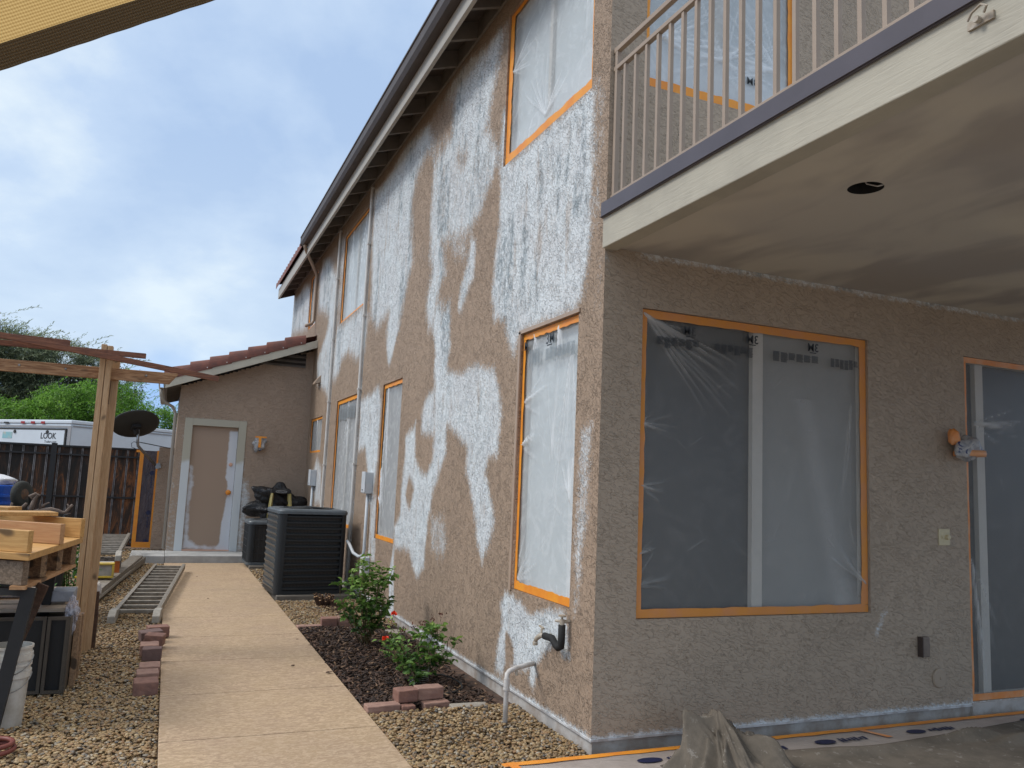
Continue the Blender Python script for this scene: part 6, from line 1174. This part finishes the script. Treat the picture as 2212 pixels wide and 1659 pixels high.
# ------------------------------------------------------------ trailer beyond the fence
t = thing('cargo_trailer', 'white enclosed cargo trailer parked beyond the fence', 'trailer', (-2.2, 22, 0)); uu = Vector((-.68, .733, 0)); vv_ = Vector((.733, .68, 0)); c0 = Vector((-2.2, 22.0, 0)); M['trw'] = plain('trailer_white', (.66, .72, .78), .35, .03, 2); M['trg'] = plain('trailer_trim', (.34, .34, .35), .4, .05, 4); M['trk'] = plain('trailer_seal', (.03, .03, .03), .6, .05, 4); M['lens'] = plain('red_lens', (.35, .01, .01), .25, .02, 4)
def tbox(nm, s0, s1, t0, t1, z0, z1, mat, par=None, bev=0):
    p = lambda s_, t_, z: tuple(c0+uu*s_+vv_*t_+Vector((0, 0, z))); m_ = MB(); m_.add([p(s0,t0,z0),p(s1,t0,z0),p(s1,t1,z0),p(s0,t1,z0),p(s0,t0,z1),p(s1,t0,z1),p(s1,t1,z1),p(s0,t1,z1)], [(0,3,2,1),(4,5,6,7),(0,1,5,4),(1,2,6,5),(2,3,7,6),(3,0,4,7)]); return m_.build(nm, M[mat], par or t, bevel=bev)
tbox('body', .0, 2.75, .0, 3.3, .55, 2.60, 'trw', bev=.03); tbox('roof', -.02, 2.77, -.02, 3.32, 2.60, 2.69, 'trw', bev=.02); tbox('trim', -.015, 2.765, -.012, -.001, 2.50, 2.55, 'trg'); tbox('corner_post', -.012, .10, -.012, -.001, .55, 2.50, 'trg'); tbox('trim', -.014, -.001, .04, 3.3, 2.53, 2.56, 'trg'); tbox('corner_post', -.014, -.001, 3.15, 3.30, .55, 2.53, 'trg')
dr_ = tbox('rear_door', .17, 2.62, -.03, -.002, .7, 2.44, 'trw'); tbox('seal', .12, .17, -.034, -.002, .7, 2.48, 'trk', dr_); tbox('seal', .17, 2.66, -.034, -.002, 2.44, 2.48, 'trk', dr_)
for s_ in (1.74, 1.37, 1.0): tbox('marker_lamp', s_-.07, s_+.07, -.03, -.001, 2.59, 2.65, 'lens', None, .008)
tbox('marker_lamp', 2.28, 2.45, -.03, -.001, 2.59, 2.63, 'trk')
for s_ in (.78, 1.98): p = c0+uu*s_-vv_*.032+Vector((0, 0, 2.39)); m_ = MB(); m_.lathe(p, [(.045, 0), (.04, .02)], 14, -vv_); m_.build('hinge_cap', M['trk'], dr_)
def trm(s_, z): 
    return Matrix.Translation(c0+uu*s_-vv_*.033+Vector((0, 0, z))) @ Matrix((( -uu.x, 0, -vv_.x), (-uu.y, 0, -vv_.y), (0, 1, 0))).to_4x4()
text('lettering', 'LOOK', .20, M['print'], dr_, trm(1.02, 2.23), .02); text('lettering', 'Trailers.com', .085, M['print'], dr_, trm(.86, 2.13), 0); text('lettering', 'ELITE', .07, M['print'], dr_, trm(.62, 2.04), .01)
M['plate'] = plain('number_plate', (.25, .50, .55), .4, .1, 5, col2=(.55, .5, .4)); pl_ = tbox('number_plate', 2.08, 2.44, -.036, -.031, 2.22, 2.38, 'plate'); tbox('wheel_arch', .3, .6, .8, 2.4, .2, .55, 'trk')
for t_ in (1.2, 2.0): p = c0+uu*.02+vv_*t_+Vector((0, 0, .35)); m_ = MB(); m_.lathe(p, [(.10, -.1), (.33, -.1), (.35, 0), (.33, .1), (.10, .1)], 24, uu); m_.build('wheel', M['tyre'], t)

# ------------------------------------------------------------ trees beyond
M['willow'] = leafmat('grey_green_leaf', (.035, .055, .032), (.20, .25, .15), (.42, .48, .31), .4); M['bright'] = leafmat('bright_leaf', (.045, .11, .012), (.14, .32, .035), (.32, .55, .09), .3); M['trunk'] = plain('tree_bark', (.10, .075, .055), .9, .2, 8, bumps=.8)
def tree(label, cat, lobes, n, L, mat, group, base, h, wisps=0, wd=.45, flow=(0.0, 0, 0), nm='tree'):
    t = thing(nm, label, cat, (base[0], base[1], 0), group); m_ = MB(); b0 = Vector((base[0], base[1], -.05)); m_.tube([b0, b0+Vector((.05, 0, h*.3)), b0+Vector((-.05, .1, h*.6))], [.16, .12, .07], 9)
    Ps = []; Rn = []; tot = sum(l_[3]*l_[4]*l_[5] for l_ in lobes)
    for (x, y, z, a, b_, c_) in lobes:
        m_.tube([b0+Vector((0, 0, h*.3)), Vector((x+b0.x, y+b0.y, z)) - Vector((0, 0, c_*.3))], [.07, .02], 6); k = int(n*a*b_*c_/tot); ncl = max(6, int(k/45)); cd_ = rng.normal(size=(ncl, 3)); cd_ /= np.linalg.norm(cd_, axis=1)[:, None]; cp = cd_*(rng.uniform(.35, 1, ncl)**.5)[:, None]; cs = rng.uniform(.12, .30, ncl); ci = rng.integers(0, ncl, k); pp = cp[ci]+rng.normal(0, 1, (k, 3))*cs[ci][:, None]*.55
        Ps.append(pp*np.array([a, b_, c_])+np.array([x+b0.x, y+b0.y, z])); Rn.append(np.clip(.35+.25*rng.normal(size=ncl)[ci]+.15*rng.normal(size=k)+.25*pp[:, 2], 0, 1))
    P = np.concatenate(Ps); rn = np.concatenate(Rn); D = rng.normal(size=P.shape)+np.array(flow)*2; D /= np.linalg.norm(D, axis=1)[:, None]
    if wisps:
        w_ = []; wdv = []
        for k in range(wisps):
            s0 = P[rng.integers(0, len(P))]; 
            if s0[2] < h*.45: continue
            dirv = np.array([.8, -.1, .55])+rng.normal(0, .2, 3); dirv /= np.linalg.norm(dirv); ln = rng.uniform(.4, 1.3); q_ = np.arange(0, ln, .035)[:, None]; pts = s0+dirv*q_+np.array([0, 0, -.12])*q_**2+rng.normal(0, .012, (len(q_), 3)); w_.append(pts); wdv.append(np.tile(dirv, (len(q_), 1))+rng.normal(0, .35, (len(q_), 3)))
        w_ = np.concatenate(w_); wdv = np.concatenate(wdv); wdv /= np.linalg.norm(wdv, axis=1)[:, None]; P = np.concatenate([P, w_]); D = np.concatenate([D, wdv]); rn = np.concatenate([rn, np.clip(rng.normal(.65, .15, len(w_)), 0, 1)])
    m_.build('trunk', M['trunk'], t, smooth=True); leaves('crown', P, D, L*rng.uniform(.6, 1.3, len(P)), wd, mat, t, rnd=rn, fold=.3); return t
GT = 'trees beyond the fence'
tree('tall wispy grey green tree blown to the right, at the left edge beyond the trailer', 'tree', [(-1.6, 0, 5.5, 1.9, 1.2, 1.3), (-.4, .2, 5.4, 1.4, 1.2, 1.1), (.9, 0, 5.35, 1.2, 1.0, .95), (-1.4, .3, 4.0, 2.2, 1.2, 1.5), (.6, .3, 4.0, 1.6, 1.2, 1.3), (2.1, .1, 5.1, .95, .9, .85), (2.2, .3, 3.9, 1.2, 1.0, 1.2), (3.1, .2, 4.6, .7, .8, .75)], 90000, .115, M['willow'], GT, (-4.9, 34.0), 6.2, wisps=420, wd=.22)
tree('second grey green tree merging with the tall one, cut by the left picture edge', 'tree', [(-1, 0, 4.6, 1.8, 1.5, 1.7), (1.0, .2, 4.4, 1.6, 1.4, 1.7), (.4, 0, 2.8, 1.9, 1.4, 1.3)], 40000, .115, M['willow'], GT, (-7.6, 36.0), 6.0, wisps=120, wd=.24)
GH = 'bright green trees behind the trailer'
tree('bright green feathery tree behind the trailer, rising right of the pergola post', 'tree', [(-.9, 0, 3.25, .9, .9, .75), (.1, 0, 3.45, 1.0, .9, .8), (.9, .1, 3.0, .8, .8, .7), (-.2, 0, 2.4, 1.6, 1, .8)], 26000, .085, M['bright'], GH, (-2.0, 27.0), 3.6, wisps=90, wd=.3)
tree('lower bright green shrub spreading behind the trailer at the left', 'tree', [(-1.5, 0, 2.65, 1.2, .9, .55), (-.1, 0, 2.8, 1.2, .9, .6), (1.0, 0, 2.9, .9, .9, .65)], 20000, .085, M['bright'], GH, (-4.3, 26.6), 2.9, wisps=50, wd=.3)
tree('bright green shrub at the corner of the tiled wing', 'tree', [(-.3, 0, 2.9, .8, .8, .75), (.5, 0, 2.7, .7, .8, .8), (.1, 0, 2.0, 1.0, .9, .8)], 14000, .085, M['bright'], GH, (-.1, 27.4), 3.0, wisps=30, wd=.3)

# ------------------------------------------------------------ shade cloth over the camera
def sailmat(hem):
    m, n, l, b = newmat('knit_shade_fabric' + ('_hem' if hem else '')); nt = m.node_tree; v_ = objco(nt); mp = n.new('ShaderNodeMapping'); l.new(v_, mp.inputs[0]); mp.inputs['Rotation'].default_value = (0, 0, 0)
    wv = n.new('ShaderNodeTexWave'); l.new(mp.outputs[0], wv.inputs[0]); wv.bands_direction = 'Y'; wv.inputs['Scale'].default_value = 60; wv.inputs['Distortion'].default_value = .6; wv.inputs['Detail'].default_value = 1
    w2 = n.new('ShaderNodeTexWave'); l.new(mp.outputs[0], w2.inputs[0]); w2.bands_direction = 'X'; w2.inputs['Scale'].default_value = 70; w2.inputs['Distortion'].default_value = 1.2
    f = mathn(nt, 'ADD', mathn(nt, 'MULTIPLY', wv.outputs[0], .65), mathn(nt, 'MULTIPLY', w2.outputs[0], .35)); col = mix(nt, f, (.36, .22, .075), (.66, .46, .19)) if not hem else mix(nt, f, (.10, .07, .035), (.20, .145, .075))  # hem colours darkened to stand in for less light passing the doubled cloth
    l.new(col, b.inputs['Base Color']); b.inputs['Roughness'].default_value = .7; bump(nt, b, f, .8, .002); tl = n.new('ShaderNodeBsdfTranslucent'); l.new(col, tl.inputs[0]); mx = n.new('ShaderNodeMixShader'); mx.inputs[0].default_value = .72 if not hem else .15; l.new(b.outputs[0], mx.inputs[1]); l.new(tl.outputs[0], mx.inputs[2]); l.new(mx.outputs[0], n['Material Output'].inputs[0]); return m
# edge runs from e_a to e_b; the cloth rises away from the edge, up and to the left
ea = Vector((-.48, 1.616, 2.197)); eb = Vector((.192, 1.493, 2.581)); ex_ = (eb-ea).normalized(); upv = Vector((-.14, -.72, .68)); upv = (upv-ex_*upv.dot(ex_)).normalized(); nn_ = ex_.cross(upv)
mw = Matrix((ex_, upv, nn_)).transposed().to_4x4(); mw.translation = ea
t = bpy.data.objects.new('shade_sail', None); C.objects.link(t); t.matrix_world = mw; tag(t, 'knitted tan shade cloth with a doubled hem, coloured as shaded, hanging over the top left corner', 'shade sail')
def sail(name, x0, x1, y0f, y1, nx, ny, mat, z):
    V = []; 
    for i in range(nx):
        x = x0+(x1-x0)*i/(nx-1)
        for j in range(ny): f_ = j/(ny-1); y = y0f(x)+(y1(x)-y0f(x))*f_; V.append((x, y, z+.04*y*y+.003*math.sin(9*x+4*y)))
    I = np.arange(nx*ny).reshape(nx, ny); me_ = bpy.data.meshes.new(name); me_.from_pydata(V, [], np.stack([I[:-1, :-1].ravel(), I[1:, :-1].ravel(), I[1:, 1:].ravel(), I[:-1, 1:].ravel()], 1).tolist()); o = bpy.data.objects.new(name, me_); C.objects.link(o); me_.materials.append(mat); o.parent = t; me_.polygons.foreach_set('use_smooth', [True]*len(me_.polygons)); return o
hemw = lambda x: .036+.006*math.sin(x*4.5+.2)
sail('fabric', -1.3, 1.5, lambda x: .002, lambda x: 2.0, 60, 30, sailmat(False), .0); sail('hem', -1.3, 1.5, lambda x: .0004*math.sin(90*x), lambda x: hemw(x), 300, 5, sailmat(True), -.006 if nn_.y > 0 else .006)
